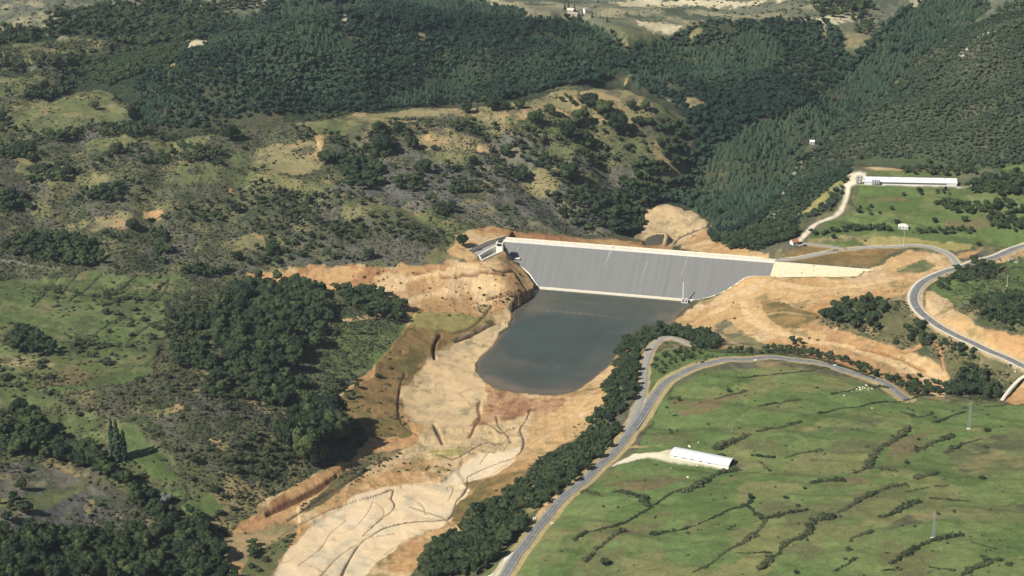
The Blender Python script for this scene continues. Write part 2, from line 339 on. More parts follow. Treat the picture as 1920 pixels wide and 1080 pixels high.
paint("1430 560;1500 575;1560 590;1500 610;1440 600", 'drygrass', DRY, 6, 40)
paint("1500 660;1580 660;1650 690;1690 720;1640 720;1560 690", 'red', SOIL, 4)
paint("1680 505;1730 488;1760 500;1720 515", 'olive', DRY, 4)
paint("1528 604;1565 575;1640 560;1690 568;1720 605;1765 632;1700 655;1600 622", 'brush', SCRUB, 2)
paint("1740 640;1790 640;1850 680;1915 705;1900 735;1870 755;1790 745;1780 700;1745 670", 'brush', SCRUB, 2)
paint("1735 545;1762 540;1790 580;1830 608;1870 618;1960 628;1960 700;1920 684;1830 638;1765 606;1738 580", 'soil', SOIL, 1.5, seed=13)
paint("1880 750;1900 735;1925 700;1960 700;1960 760;1900 758", 'soil', SOIL, 2)
paint("1745 540;1790 510;1850 490;1960 470;1960 625;1860 612;1800 575", 'meadow2', SCRUB, 4)
paint("1790 580;1840 560;1960 545;1960 628;1870 615", 'scrub', SCRUB, 4)
paint("1860 505;1900 495;1890 510;1830 525", 'tan', DRY, 2)
# east fields
paint("1508 446;1545 422;1600 395;1612 350;1800 352;1960 372;1960 462;1830 462;1790 470;1740 458;1640 460;1560 462", 'meadow2', MEADOW, 2, seed=14)
paint("1545 422;1600 395;1720 410;1830 430;1820 440;1700 425", 'meadow', MEADOW, 4)
paint("1510 446;1600 444;1660 446;1560 452;1520 456", 'tan', DRY, 2)
paint("1600 452;1690 448;1790 456;1830 462;1790 470;1740 460;1640 461", 'yellow', DRY, 2)
paint("1612 372;1660 366;1720 372;1640 380", 'brown', DRY, 2)
paint("1780 408;1880 395;1900 415;1820 428;1760 420", 'brown', DRY, 4)
paint("1610 308;1642 297;1760 302;1764 312;1700 313;1640 313", 'soil', SOIL, .6)
paint("1622 313;1780 312;1792 325;1700 328;1622 326", 'meadow2', MEADOW, .6)
paint("1880 310;1920 308;1960 315;1960 330;1890 328", 'meadow2', MEADOW, 2)
paint("1590 322;1622 322;1626 346;1800 349;1815 346;1815 340;1840 338;1800 352;1620 351;1600 352;1575 350", 'white', SILT, .6)
paint("1560 345;1590 325;1600 330;1580 348;1530 395;1480 412;1500 402", 'yellow', DRY, 2)
paint("1786 488;1800 474;1816 470;1840 470;1816 482", 'soil', SOIL, 1)
paint("1800 500;1860 486;1960 455;1960 470;1880 492;1820 505", 'soil', SOIL, 1)
# near hillside meadow
paint("900 1090;985 1010;1060 950;1120 905;1190 850;1235 770;1262 725;1320 698;1400 688;1500 692;1600 712;1690 750;1790 752;1960 765;2100 1090", 'meadow', MEADOW, 1.5, seed=15, pwl=75)
paint("1230 660;1300 650;1440 660;1400 668;1300 690;1250 712;1205 740;1215 700", 'meadow2', MEADOW, 2)
for s, p in (("1252 762;1300 745;1362 735;1392 745;1330 772;1270 778", 'brown'), ("1120 882;1260 893;1292 900;1200 925;1108 906", 'brown'), ("1672 832;1742 808;1722 850;1680 872;1652 880", 'brown'),
             ("1585 892;1640 898;1600 915;1535 914", 'brown'), ("1130 985;1240 958;1260 970;1170 1010;1060 1050", 'brown'), ("1300 715;1350 700;1420 712;1360 728", 'meadow2'), ("1500 852;1580 848;1540 880;1460 880", 'olive'),
             ("1560 790;1680 775;1640 800;1560 812", 'olive'), ("1760 840;1960 800;1960 880;1800 890", 'olive'), ("1700 960;1960 940;1960 980;1760 975;1650 1000", 'olive'), ("1400 770;1500 735;1560 742;1450 778", 'meadow2'),
             ("1440 795;1520 772;1600 770;1520 800", 'meadow2'), ("1000 1085;1060 1010;1120 1000;1060 1085", 'meadow2'),
             ("1580 775;1650 760;1640 772;1590 780", 'brown')): paint(s, p, MEADOW, 4, 30)
paint("1374 868;1400 862;1430 866;1435 872;1400 873;1385 880;1345 880;1362 873", 'tan', DRY, 3, 12)
paint("1190 850;1240 847;1262 845;1262 858;1372 873;1370 880;1255 868;1215 858;1160 872;1150 872", 'white', SILT, .8, 20)
# west terraces and valley
paint("-60 545;50 520;150 512;318 514;362 530;342 570;300 640;285 700;200 722;100 742;-60 770", 'pasture', MEADOW, 6, seed=16)
paint("-60 730;60 728;120 740;90 765;-60 770", 'pasture', MEADOW, 6, seed=17)
paint("90 790;160 770;220 790;300 850;330 880;260 884;200 850;130 830", 'pasture', MEADOW, 8, seed=18)
paint("240 850;300 855;350 890;330 905;280 890", 'meadow2', MEADOW, 5, seed=19)
paint("30 690;130 670;200 690;150 715;60 720", 'brown', DRY, 6)
paint("-40 672;60 674;115 686;60 686;-40 684", 'tan', DRY, 4)
paint("240 740;330 715;420 740;520 790;560 860;480 920;380 870;300 790", 'heath', SCRUB, 10, seed=3)
paint("-60 870;60 860;160 900;260 960;330 1000;280 1010;-60 1010", 'grey', GREY, 6, seed=11)
paint("-60 935;60 930;150 905;190 905;90 955;-60 955", 'olive', DRY, 3)
paint("310 925;355 915;350 935;318 940", 'meadow2', MEADOW, 2)
paint("330 955;390 935;420 955;370 990", 'meadow2', MEADOW, 4)
paint("640 600;700 595;760 612;700 680;640 720;600 690", 'pasture', SCRUB, 5, seed=18)
paint("300 560;420 520;600 545;620 620;600 740;620 800;540 800;420 740;320 680", 'scrub', SCRUB, 5, seed=19)
for s in ("300 770;340 755;345 768;310 775", "385 820;430 828;440 840;400 838", "345 725;385 728;380 738;350 735", "160 940;175 935;172 960;160 965", "155 985;170 990;180 1000;165 998", "490 870;515 875;512 890;500 885"): paint(s, 'tan', DRY, 4, 12)

# ---- badland relief of the bare earth
earth = (CLS == SOIL).astype(np.float32); earth = blur(earth, 3)
GZ += (1 - earth) * smooth(1500, 1900, GY) * 2.2 * (ridged(GX, GY, 48, 3, 14) - .62)
GZ += earth * (1.5 * (ridged(GX, GY, 26, 3, 10) - .62) + 1.2 * (ridged(GX, GY, 8, 3, 4) - .62) + .5 * NB)
GZ += (1 - earth) * NB * .8
GZ += blur((CLS == SCRUB).astype(np.float32) + (CLS == GREY), 3) * .9 * fbm(GX, GY, 9, 2, 12)
mead = blur((CLS == MEADOW).astype(np.float32), 4)
GZ += mead * 2.8 * fbm(GX * .55 + GY * .85, GY * .4 - GX * .2, 34, 3, 13)
for s, dz, wd in (("860 50;850 90;860 130;850 182", 16, 45), ("480 120;450 170;425 218", 12, 36), ("1090 62;1120 110;1150 148", 14, 38), ("640 80;600 130;560 200", 12, 34), ("1300 80;1340 160;1330 260", 16, 46), ("1420 90;1440 180;1400 280", 16, 46), ("1500 66;1560 120;1600 170", 13, 36), ("740 60;730 120;720 190", 9, 28), ("960 60;980 120;990 170", 10, 30),
  ("1880 120;1760 220;1640 285", 12, 32), ("1910 230;1800 280;1700 298", 10, 28), ("1800 110;1720 190;1600 280", 10, 28), ("1900 60;1850 130;1780 200", 10, 30),
  ("500 250;470 300;440 360;420 440", 5, 14), ("330 250;300 320;280 420;290 495", 6, 16), ("150 260;140 330;120 420", 6, 16), ("640 240;700 320;760 380;820 430", 6, 14), ("900 230;960 300;1020 370;1080 425", 9, 22), ("1100 222;1130 300;1160 380", 9, 20), ("560 380;520 440;500 485", 5, 14), ("60 300;50 380;80 430", 6, 20), ("700 430;620 400;540 350", 5, 16)):
    P = catmull(pts(s), 8); Wg = at(P[:, 0], P[:, 1]); slg, Dg, _ = linedist(Wg, wd * 2.2); GZ[slg] -= dz * np.exp(-(Dg / wd) ** 2)
# gullies
GZ -= smooth(.5, .95, ridged(GX + 60 * fbm(GX, GY, 200, 2, 1), GY, 300, 2, 3)) * 20 * smooth(1950, 2250, GY) * blur((CLS == FOREST).astype(np.float32), 10)
# scarps and water channels on the emptied lake bed
for s, dz in (("560 1000;640 952;735 920;762 912;790 906;826 905;845 890;862 876;866 863;905 848;880 838;820 842;720 858;650 900;560 950", 1.3),
              ("600 920;632 893;640 884;640 872;600 884;545 918;480 945;470 975;500 968;545 945", 2.6),
              ("853 640;880 630;905 617;930 604;850 588;780 588;760 622;700 690;812 672;815 650", 2.6)):
    poly = wpoly(s); sl, m = region(poly, 1.2, 14, 4, 0); GZ[sl] += dz * blur(m, 1)
DK = (112, 96, 78)
carve("640 1080;655 1050;675 1020;700 1002;720 990;760 980;800 977;840 973;850 960;856 940;870 925;878 905;876 895;905 880;940 866;970 855;982 830;975 805;985 790;995 765", .9, .95, DK)
carve("690 935;715 925;737 918;733 935;740 945;735 958;718 970;700 986;680 1005", .6, .65, DK)
carve("520 1010;560 985;610 960;650 945;690 932;715 926", .4, .6, (140, 118, 90))
carve("813 795;820 810;830 832", 2.2, 1.3, (110, 94, 72))
carve("760 700;750 727;747 770;757 797;783 815", 1.8, 1.4, (128, 104, 72))
carve("815 672;812 655;820 635;826 628", 3.0, 1.2, (110, 86, 60))
carve("853 640;880 630;905 617;928 605", 2.6, 1.2, (96, 80, 58))
carve("1334 411;1327 424;1300 434;1274 446;1264 458", 1.5, 1.6, (84, 80, 72)); carve("930 780;935 800;950 815;958 830", 1.0, 1.0, DK); carve("905 790;925 800;940 812;955 805;972 800", .9, 1.0, DK)
carve("880 820;890 800;900 785;896 765;900 750", 1.2, 1.2, (140, 104, 74)); carve("820 850;850 860;880 845;910 830;930 832", .9, 1.0, DK)
carve("850 985;830 970;800 960;770 950", .7, .9, (170, 146, 112)); carve("600 1080;640 1040;690 1010;740 1000", .7, .8, (176, 150, 116))
carve("500 965;540 945;580 925;610 905;632 893", 1.8, 1.6, (128, 92, 66))
carve("540 975;600 935;650 905;690 880;720 862", 1.6, 1.3, (110, 88, 68))
carve("905 495;940 508;962 508;972 522;985 540", 2.0, 1.8, (90, 74, 56)); carve("780 512;830 505;880 500;920 500", 2.2, 2.2, (150, 112, 76)); carve("830 520;870 515;920 510;950 515", 2.4, 2.0, (140, 104, 72))
carve("920 575;900 600;880 615;850 625", 1.2, 2.0, (120, 104, 66)); carve("915 560;950 552;985 548", 1.5, 2.0, (150, 116, 80))
carve("1480 660;1540 668;1600 690;1660 715", 1.6, 3.0, (160, 118, 78)); carve("1580 648;1660 662;1720 688;1750 705", 2.0, 2.0, (176, 130, 86)); carve("1700 660;1745 640;1760 650;1770 690", 2.0, 2.0, (184, 140, 98))
for s in ("700 940;720 955;715 975;690 990", "760 930;790 945;800 965", "830 900;850 915;840 940", "640 1000;670 985;690 960;700 940", "900 870;915 850;940 835;960 815", "560 1060;600 1030;620 1000;650 975", "720 1040;760 1015;800 1000", "945 845;955 825;950 800", "880 925;900 905;930 885;950 870"): carve(s, .5, .45, (176, 152, 118))
for s in ("107 563;125 540;145 515", "128 565;165 540;190 513", "203 557;240 530;258 516", "257 568;290 548;318 523", "272 578;303 555;318 527", "153 645;200 610;235 590", "240 640;280 610;305 600", "275 685;300 660", "60 575;90 545;110 520"):
    carve(s, 1.0, .9, (88, 90, 60), SCRUB, .3)
for s in ("720 545;780 520;850 506;905 497;935 490", "640 600;700 592;760 566;830 548;880 543;940 535", "1330 590;1390 566;1402 592;1430 612;1500 635;1580 650;1650 672;1710 694;1750 708;1766 724;1752 742", "1450 530;1520 540;1600 538;1690 520"):
    line_paint(s, 4.0, (224, 190, 140), None, .4, .92)
for s in ("1460 545;1540 560;1600 552;1660 535", "1400 600;1460 586;1520 592", "1330 615;1370 640;1400 650", "1480 505;1600 530;1700 500", "850 520;900 530;950 528", "900 900;980 850;1060 790;1110 740", "680 880;760 860;830 850"): line_paint(s, 1.6, (222, 188, 140), None, .6, .5)
line_paint("1190 852;1165 866;1152 872", 3.2, (228, 216, 190)); line_paint("1170 835;1200 838;1240 835", 1.2, (186, 160, 110))
line_paint("1500 450;1530 420;1570 402;1586 372;1592 345;1605 330", 3.2, (220, 206, 178), SILT)
line_paint("1470 362;1480 340;1490 322;1510 300", 3, (176, 168, 146)); line_paint("1455 420;1450 405;1460 395", 3, (196, 184, 160))
line_paint("1803 105;1812 90", 4, (190, 180, 156)); line_paint("1835 72;1845 62;1862 60;1882 48", 5, (206, 196, 170))
line_paint("990 298;1000 285;1020 272;1048 262", 2.4, (96, 96, 74)); line_paint("1240 180;1262 190;1276 198", 3, (168, 156, 130))
line_paint("-20 486;20 490;60 498;110 503", 2.0, (150, 146, 128)); line_paint("1350 905;1400 890;1440 880", 1.0, (130, 116, 84))

# hairline erosion of the dried silt, running down the valley
m = blur((CLS == SILT).astype(np.float32), 2); u_ = GX * .62 + GY * .78; v_ = GX * .78 - GY * .62
ln = smooth(.93, .99, ridged(u_ * .35 + 6 * fbm(GX, GY, 30, 2, 3), v_ + 7 * fbm(GX, GY, 26, 2, 4), 17, 1, 5)) * smooth(-.1, .3, fbm(GX, GY, 60, 2, 8)) * m
ALB *= (1 - .30 * ln)[..., None]; GZ -= .35 * ln
# ---- levelled ground under roads
def road_path(s, step=5, zlev=None):
    P = catmull(pts(s), 4); W = at(P[:, 0], P[:, 1])
    if zlev is not None: W[:, 2] = np.interp(np.linspace(0, 1, len(W)), np.linspace(0, 1, len(zlev)), zlev)
    W = dens(W, step)
    k = np.ones(25) / 25
    for _ in range(3):
        for c in (0, 1, 2):
            n = 25 if c == 2 else 5
            W[:, c] = np.convolve(np.pad(W[:, c], n // 2, mode='reflect', reflect_type='odd'), np.ones(n) / n, 'valid')
    return W
def level(W, half, blend, drop=.35):
    sl, D, Z = linedist(W, half + blend + 2)
    t = 1 - smooth(half, half + blend, D)
    GZ[sl] = GZ[sl] * (1 - t) + (Z - drop) * t
    CLS[sl][D < half + 1.0] = ROAD
ROADS = {}
ROADS['old_road'] = (road_path("905 1140;928 1098;948 1070;975 1030;1010 985;1052 940;1100 895;1145 853;1182 812;1203 783;1222 750;1244 720;1272 700;1305 686;1350 676;1400 671;1450 670.5;1500 675;1550 684;1600 700;1640 716;1678 736;1700 748"), 3.3)
ROADS['main_road'] = (road_path("2010 735;1960 708;1920 690;1875 666;1830 645;1790 627;1755 608;1728 588;1714 568;1713 551;1726 534;1752 519;1790 504;1830 490;1875 478;1920 465;1970 450"), 3.6)
ROADS['dam_road'] = (road_path("1796 499;1790 488;1778 476;1756 466;1725 461;1690 460.5;1640 463;1590 467;1540 474;1500 481;1470 485.5;1452 487"), 2.9)
ROADS['house_lane'] = (road_path("1585 467;1555 462;1525 459;1506 456"), 2.4)
ROADS['lakeside_track'] = (road_path("1176 806;1190 775;1202 745;1207 715;1209 690;1214 668;1226 650;1248 643;1275 643;1305 648"), 2.6)
for k, (W, half) in ROADS.items(): level(W, half + 1.6, 9)
for k, (W, half) in ROADS.items():
    sl, D, _ = linedist(W, half + 7)
    vc = {'old_road': (186, 166, 116), 'main_road': (206, 178, 134), 'dam_road': (190, 168, 126), 'house_lane': (190, 168, 126), 'lakeside_track': (190, 166, 126)}[k]
    vw = {'old_road': 2.4, 'main_road': 1.5}.get(k, 0.)
    m = (1 - smooth(half + 2.0 + vw, half + 3.8 + vw, D + .8 * fbm(GX[sl], GY[sl], 15, 2, 2)))[..., None]
    ALB[sl] = ALB[sl] * (1 - m) + lin(vc, KA) * m
    ALB[sl][D < half - .3] = lin((120, 116, 104), KA)
paint("1172 806;1190 770;1203 742;1216 748;1204 780;1186 808", 'pale', SILT, 1, 20)
paint("1004 968;1015 945;1040 930;1050 938;1020 965;1008 975", 'soil', SOIL, 1, 20)
paint("918 1085;945 1045;960 1035;945 1060;930 1090", 'pale', SILT, .6, 20)

# ---- building plots: level pads where the facades' base lines are seen
PLOTS = {}
def plot(name, x0, y0, x1, y1, depth, margin=3.0, blend=9.0):
    q = at([x0, x1], [y0, y1]); z = float(q[:, 2].mean()); a = at_z(x0, y0, z); b = at_z(x1, y1, z); d = (b - a)[:2]; L = float(np.hypot(*d)); d /= L; n = np.array([-d[1], d[0]])
    PLOTS[name] = (a, L, math.atan2(d[1], d[0]))
    c = np.array([a[:2] + d * L * .5 + n * depth * .5]); ext = L / 2 + depth + margin + blend
    i, j = gidx(np.array([c[0, 0]]), np.array([c[0, 1]])); r = math.hypot(*c[0]); dj = int(ext / (r * (AZ1 - AZ0) / (NA - 1))) + 3; di = int(ext / max(.3, (r * r + 360000) / 600 * (DEP[0] - DEP[-1]) / NR)) + 3
    sl = (slice(max(0, int(i[0]) - di), int(i[0]) + di), slice(max(0, int(j[0]) - dj), int(j[0]) + dj))
    X = GX[sl] - a[0]; Y = GY[sl] - a[1]; u = X * d[0] + Y * d[1]; v = X * n[0] + Y * n[1]
    D = np.hypot(np.maximum(np.maximum(-u, u - L), 0), np.maximum(np.maximum(-v, v - depth), 0))
    t = 1 - smooth(margin, margin + blend, D); GZ[sl] = GZ[sl] * (1 - t) + z * t
plot('barn', 1257, 857, 1366, 879, 14, 4, 12); plot('shed', 1621, 346, 1794, 349.5, 15, 8, 14)
for n_, x0, y0, x1, y1, dp in (('orange', 1487, 460.5, 1497, 459, 7), ('hut', 1684.5, 429.5, 1702.5, 430.5, 7), ('forest', 1519, 271, 1527, 271, 5), ('tall', 1097, 25, 1103, 24.3, 7), ('grey1', 1063, 23, 1074, 24, 8), ('grey2', 1071, 29, 1082, 31, 7), ('stone', 98, 180, 112, 178, 6)): plot(n_, x0, y0, x1, y1, dp)

# ---- water level, dam seat
LAKE = "1000 528;1320 552;1322 560;1300 567;1292 576;1270 590;1262 605;1240 614;1200 640;1162 660;1140 690;1110 715;1075 738;1040 743;1000 739;960 735;930 728;910 715;897 700;893 685;905 665;925 650;935 630;955 615;962 598;958 585;965 575;985 565;1000 550"
Pl = dens(pts(LAKE), 8, True); lake_w = at_z(Pl[:, 0], Pl[:, 1], np.zeros(len(Pl)))[:, :2]
sl, m = region(lake_w, 1.0, 18, 2, 0)
near = blur(m, 14) > .02
z = GZ[sl]; inner = blur(m, 6)
z = np.where(m > .5, np.minimum(z, -.5 - 5 * np.clip(inner - .5, 0, 1)), np.where(near, np.maximum(z, .35 + 0 * z), z)); GZ[sl] = z
wet = np.clip(blur(m, 4) * 2.2, 0, 1)[..., None] * (m < .5)[..., None]; ALB[sl] = ALB[sl] * (1 - wet) + ALB[sl] * np.array([.66, .58, .52]) * wet
# the dam: crest edge as seen, face leaning 1 in 1
DZ = 37.0
DA = at_z(946, 451.5, DZ); DB = at_z(1452, 491.5, DZ); DC = at_z(1640, 499, DZ)
dd = (DB - DA) / np.linalg.norm(DB - DA); dn = np.array([dd[1], -dd[0], 0.]); DL = float(np.linalg.norm(DB - DA)); BAT = 1.0
def face(px, py):
    r = ray(px, py); o = np.array([0, 0, CAM_H]); t = (BAT * (DZ - CAM_H) - np.dot(o - DA, dn)) / (np.dot(r, dn) + BAT * r[2]); return o + t * r
def dpt(s, off, z):                                   # along the crest, outwards to the lake, height
    p = DA + dd * s + dn * off; return np.array([p[0], p[1], z])
left_line = [(946, 452), (950, 474), (962, 486), (972, 496), (985, 506), (996, 517), (1003, 528), (1010, 537)]
right_line = [(1318, 560), (1345, 552), (1366, 541), (1382, 531), (1396, 521), (1410, 518), (1443, 518)]
LP = [face(*p) for p in left_line]; RP = [face(*p) for p in right_line]
foot = [dpt(np.dot(LP[-1] - DA, dd), DZ + 6, 0), dpt(np.dot(RP[0] - DA, dd), DZ + 6, 0)]
seat = np.array([p[:2] for p in LP + foot + RP + [DB + dd * 2, dpt(DL + 2, -40, 0), dpt(-2, -40, 0)]])
sl, m = region(seat, 0)
so = (GX[sl] - DA[0]) * dn[0] + (GY[sl] - DA[1]) * dn[1]
surf = np.where(so > 0, DZ - so / BAT, DZ)            # under the face / under the crest
low = np.where(so > 0, surf - 4, np.where(so > -8, DZ - 4, np.minimum(DZ - 4 + (so + 8) * .8, DZ)))
GZ[sl] = np.where(m > .5, np.minimum(GZ[sl], low), GZ[sl])
# trough for the spillway
SPW = [at_z(946, 442, 39), at_z(912, 452, 38.6), at_z(876, 469, 37.6), at_z(904, 487, 35.8), at_z(924, 478, 36.6), at_z(943, 470, 37.4)]
sl2, m2 = region(np.array([p[:2] for p in SPW]), 0)
GZ[sl2] = np.where(m2 > .5, np.minimum(GZ[sl2], 30.5), GZ[sl2])
W = dens(np.array([SPW[0], SPW[1], SPW[2]]), 3); sl3, D, Z = linedist(W, 9); out_ = np.ones((NR, NA), bool); out_[sl2] = m2 < .5
t = (1 - smooth(2, 9, D)) * out_[sl3]; GZ[sl3] = GZ[sl3] * (1 - t) + (Z - .8) * t
W = dens(np.array([SPW[5], SPW[4], SPW[3]]), 3); sl3, D, Z = linedist(W, 9)
t = (1 - smooth(1.5, 9, D)) * out_[sl3]; GZ[sl3] = GZ[sl3] * (1 - t) + (Z - 1.2) * t
# ground meets the face along both abutments
def meet(W, sl0, m0, w, r0, dz):
    ins = np.zeros((NR, NA), bool); ins[sl0] = m0 > .5
    sl, D, Z = linedist(dens(np.array(W), 3), w)
    t = (1 - smooth(r0, w, D)) * (~ins[sl]); GZ[sl] = GZ[sl] * (1 - t) + (Z + dz) * t
meet(LP, sl, m, 10, 1.5, .3); meet(RP, sl, m, 12, 1.5, .3)
# wing wall bank east of the dam
WING = [DB, face(1443, 518), face(1520, 520), face(1580, 521), face(1608, 517), face(1618, 508), DC]
wing_w = np.array([p[:2] for p in WING])
sl, m = region(wing_w, 0); so = (GX[sl] - DA[0]) * dn[0] + (GY[sl] - DA[1]) * dn[1]
GZ[sl] = np.where(m > .5, np.minimum(GZ[sl], DZ - so / BAT - 1.2), GZ[sl])
meet(WING[1:-1], sl, m, 14, 1.5, .1); meet([dpt(DL, -5, DZ), DC + np.array([4, 4, 0])], sl, m, 8, 2, -.5)
# downstream pond
POND = "1203 453;1222 450;1246 451;1240 459;1210 460"
Pp = dens(pts(POND), 6, True); pond_w = at(Pp[:, 0], Pp[:, 1]); POND_Z = float(np.median(pond_w[:, 2]))
sl, m = region(pond_w[:, :2], .6, 18, 2, 0)
GZ[sl] = np.where(m > .5, POND_Z - 1.5, np.where(blur(m, 8) > .02, np.maximum(GZ[sl], POND_Z + .3), GZ[sl]))

GRAIN = np.where(CLS == SILT, .25, np.where(CLS == SOIL, .95, 1.)).astype(np.float32); GRAIN = blur(GRAIN, 2)
# ------------------------------------------------------------------ objects and materials
def new_mesh(name, V, faces=None, loops=None, starts=None, smooth_=False):
    me = bpy.data.meshes.new(name)
    if faces is not None: me.from_pydata([tuple(v) for v in V], [], faces)
    else:
        V = np.ascontiguousarray(V, np.float32); me.vertices.add(len(V)); me.vertices.foreach_set('co', V.ravel())
        me.loops.add(len(loops)); me.loops.foreach_set('vertex_index', np.ascontiguousarray(loops, np.int32))
        me.polygons.add(len(starts)); me.polygons.foreach_set('loop_start', np.ascontiguousarray(starts, np.int32))
        me.update(calc_edges=True)
    if smooth_: me.polygons.foreach_set('use_smooth', np.ones(len(me.polygons), bool))
    me.update(); return me
def link(name, me, mat=None, parent=None, loc=(0, 0, 0), rz=0.):
    o = bpy.data.objects.new(name, me); COL.objects.link(o); o.location = loc; o.rotation_euler = (0, 0, rz)
    if mat and me: me.materials.clear(); me.materials.append(mat)
    if parent: o.parent = parent
    return o
def tag(o, label=None, cat=None, group=None, kind=None):
    for k, v in (('label', label), ('category', cat), ('group', group), ('kind', kind)):
        if v: o[k] = v
    return o
def thing(name, label, cat, loc=(0, 0, 0), rz=0., group=None):
    return tag(link(name, None, None, None, loc, rz), label, cat, group)
class MB:                                             # collects boxes, prisms and tubes into one mesh
    def __init__(s): s.v = []; s.f = []
    def add(s, V, F):
        n = len(s.v); s.v += [tuple(map(float, p)) for p in V]; s.f += [tuple(n + i for i in f) for f in F]; return s
    def box(s, x0, x1, y0, y1, z0, z1):
        return s.add([(x0, y0, z0), (x1, y0, z0), (x1, y1, z0), (x0, y1, z0), (x0, y0, z1), (x1, y0, z1), (x1, y1, z1), (x0, y1, z1)],
                     [(3, 2, 1, 0), (4, 5, 6, 7), (0, 1, 5, 4), (1, 2, 6, 5), (2, 3, 7, 6), (3, 0, 4, 7)])
    def hexa(s, V): return s.add(V, [(3, 2, 1, 0), (4, 5, 6, 7), (0, 1, 5, 4), (1, 2, 6, 5), (2, 3, 7, 6), (3, 0, 4, 7)])
    def tube(s, a, b, r0, r1=None, n=8):
        r1 = r0 if r1 is None else r1; a = Vector(a); b = Vector(b); d = (b - a).normalized()
        u = d.orthogonal().normalized(); w = d.cross(u)
        V = [a + (u * math.cos(2 * math.pi * k / n) + w * math.sin(2 * math.pi * k / n)) * r0 for k in range(n)]
        V += [b + (u * math.cos(2 * math.pi * k / n) + w * math.sin(2 * math.pi * k / n)) * r1 for k in range(n)]
        F = [(k, (k + 1) % n, n + (k + 1) % n, n + k) for k in range(n)] + [tuple(range(n - 1, -1, -1)), tuple(range(n, 2 * n))]
        return s.add(V, F)
    def prism(s, prof, x0, x1):                        # profile in (y, z) run along x
        n = len(prof); V = [(x0, y, z) for y, z in prof] + [(x1, y, z) for y, z in prof]
        return s.add(V, [(k, (k + 1) % n, n + (k + 1) % n, n + k) for k in range(n)] + [tuple(range(n - 1, -1, -1)), tuple(range(n, 2 * n))])
    def build(s, name, mat, parent=None, loc=(0, 0, 0), rz=0., smooth_=False):
        me = new_mesh(name, s.v, s.f)
        bm = bmesh.new(); bm.from_mesh(me); bmesh.ops.recalc_face_normals(bm, faces=bm.faces); bm.to_mesh(me); bm.free()
        if smooth_: me.polygons.foreach_set('use_smooth', np.ones(len(me.polygons), bool))
        return link(name, me, mat, parent, loc, rz)

def nodes(name):
    m = bpy.data.materials.new(name); m.use_nodes = True
    nt = m.node_tree; b = nt.nodes['Principled BSDF']; b.inputs['Specular IOR Level'].default_value = .25
    return m, nt, b
def N_(nt, t, **kw):
    n = nt.nodes.new(t)
    for k, v in kw.items():
        if k in n.inputs: n.inputs[k].default_value = v
        else: setattr(n, k, v)
    return n
def noise_fac(nt, scale, detail=4, vec=None, rough=.6, lo=0., hi=1., a=.3, b=.7):
    n = N_(nt, 'ShaderNodeTexNoise', Scale=scale, Detail=detail, Roughness=rough)
    if vec is not None: nt.links.new(vec, n.inputs['Vector'])
    r = N_(nt, 'ShaderNodeMapRange'); r.inputs[1].default_value = a; r.inputs[2].default_value = b; r.inputs[3].default_value = lo; r.inputs[4].default_value = hi
    nt.links.new(n.outputs['Fac'], r.inputs[0]); return r.outputs[0]
def mul(nt, col, fac):
    m = N_(nt, 'ShaderNodeVectorMath', operation='SCALE'); nt.links.new(col, m.inputs[0]); nt.links.new(fac, m.inputs['Scale']); return m.outputs[0]
def mathn(nt, op, a, b):
    m = N_(nt, 'ShaderNodeMath', operation=op)
    for k, v in enumerate((a, b)):
        if isinstance(v, (int, float)): m.inputs[k].default_value = v
        else: nt.links.new(v, m.inputs[k])
    return m.outputs[0]
def bump(nt, b, h, dist, strength=.6):
    n = N_(nt, 'ShaderNodeBump', Strength=strength, Distance=dist); nt.links.new(h, n.inputs['Height']); nt.links.new(n.outputs[0], b.inputs['Normal'])
def objvec(nt): return N_(nt, 'ShaderNodeTexCoord').outputs['Object']
def simple(name, rgb, rough=.8, var=.12, scale=1.0, bmp=0., spec=.25, metal=0.):
    m, nt, b = nodes(name); v = objvec(nt)
    c = N_(nt, 'ShaderNodeRGB'); c.outputs[0].default_value = (*rgb, 1)
    f = noise_fac(nt, scale, 5, v, .65, 1 - var, 1 + var)
    nt.links.new(mul(nt, c.outputs[0], f), b.inputs['Base Color'])
    b.inputs['Roughness'].default_value = rough; b.inputs['Specular IOR Level'].default_value = spec; b.inputs['Metallic'].default_value = metal
    if bmp: bump(nt, b, noise_fac(nt, scale * 3, 4, v), bmp)
    return m
M = {}
m, nt, b = nodes('earth_and_plants'); v = objvec(nt)
at_ = N_(nt, 'ShaderNodeAttribute', attribute_name='cover')
gr = N_(nt, 'ShaderNodeAttribute', attribute_name='grain')
f0 = mathn(nt, 'MULTIPLY', noise_fac(nt, .16, 6, v, .7, .76, 1.24), noise_fac(nt, 1.1, 4, v, .65, .78, 1.22))
f = mathn(nt, 'ADD', 1., mathn(nt, 'MULTIPLY', mathn(nt, 'SUBTRACT', f0, 1.), gr.outputs['Fac']))
nt.links.new(mul(nt, at_.outputs['Color'], f), b.inputs['Base Color']); b.inputs['Roughness'].default_value = .95; b.inputs['Specular IOR Level'].default_value = .08
bump(nt, b, mathn(nt, 'MULTIPLY', gr.outputs['Fac'], mathn(nt, 'ADD', noise_fac(nt, .5, 6, v, .7), mathn(nt, 'MULTIPLY', noise_fac(nt, 2.2, 4, v), .3))), 1.4, .6); M['ground'] = m
M['asphalt'] = simple('worn_asphalt', lin((140, 138, 132), .60), .9, .24, .12, .02)
M['asphalt_dark'] = simple('dark_asphalt', lin((120, 120, 118), .6), .9, .14, .3, .02)
M['gravel'] = simple('grey_gravel', lin((176, 172, 158), .62), .95, .2, .4, .05)
M['paint'] = simple('road_paint', (.5, .5, .47), .7, .15, .8)
M['kerb'] = simple('pale_concrete_kerb', lin((226, 218, 196), .8), .85, .12, .6)
M['white_concrete'] = simple('white_concrete', lin((236, 230, 214), .78), .8, .1, .3, .02)
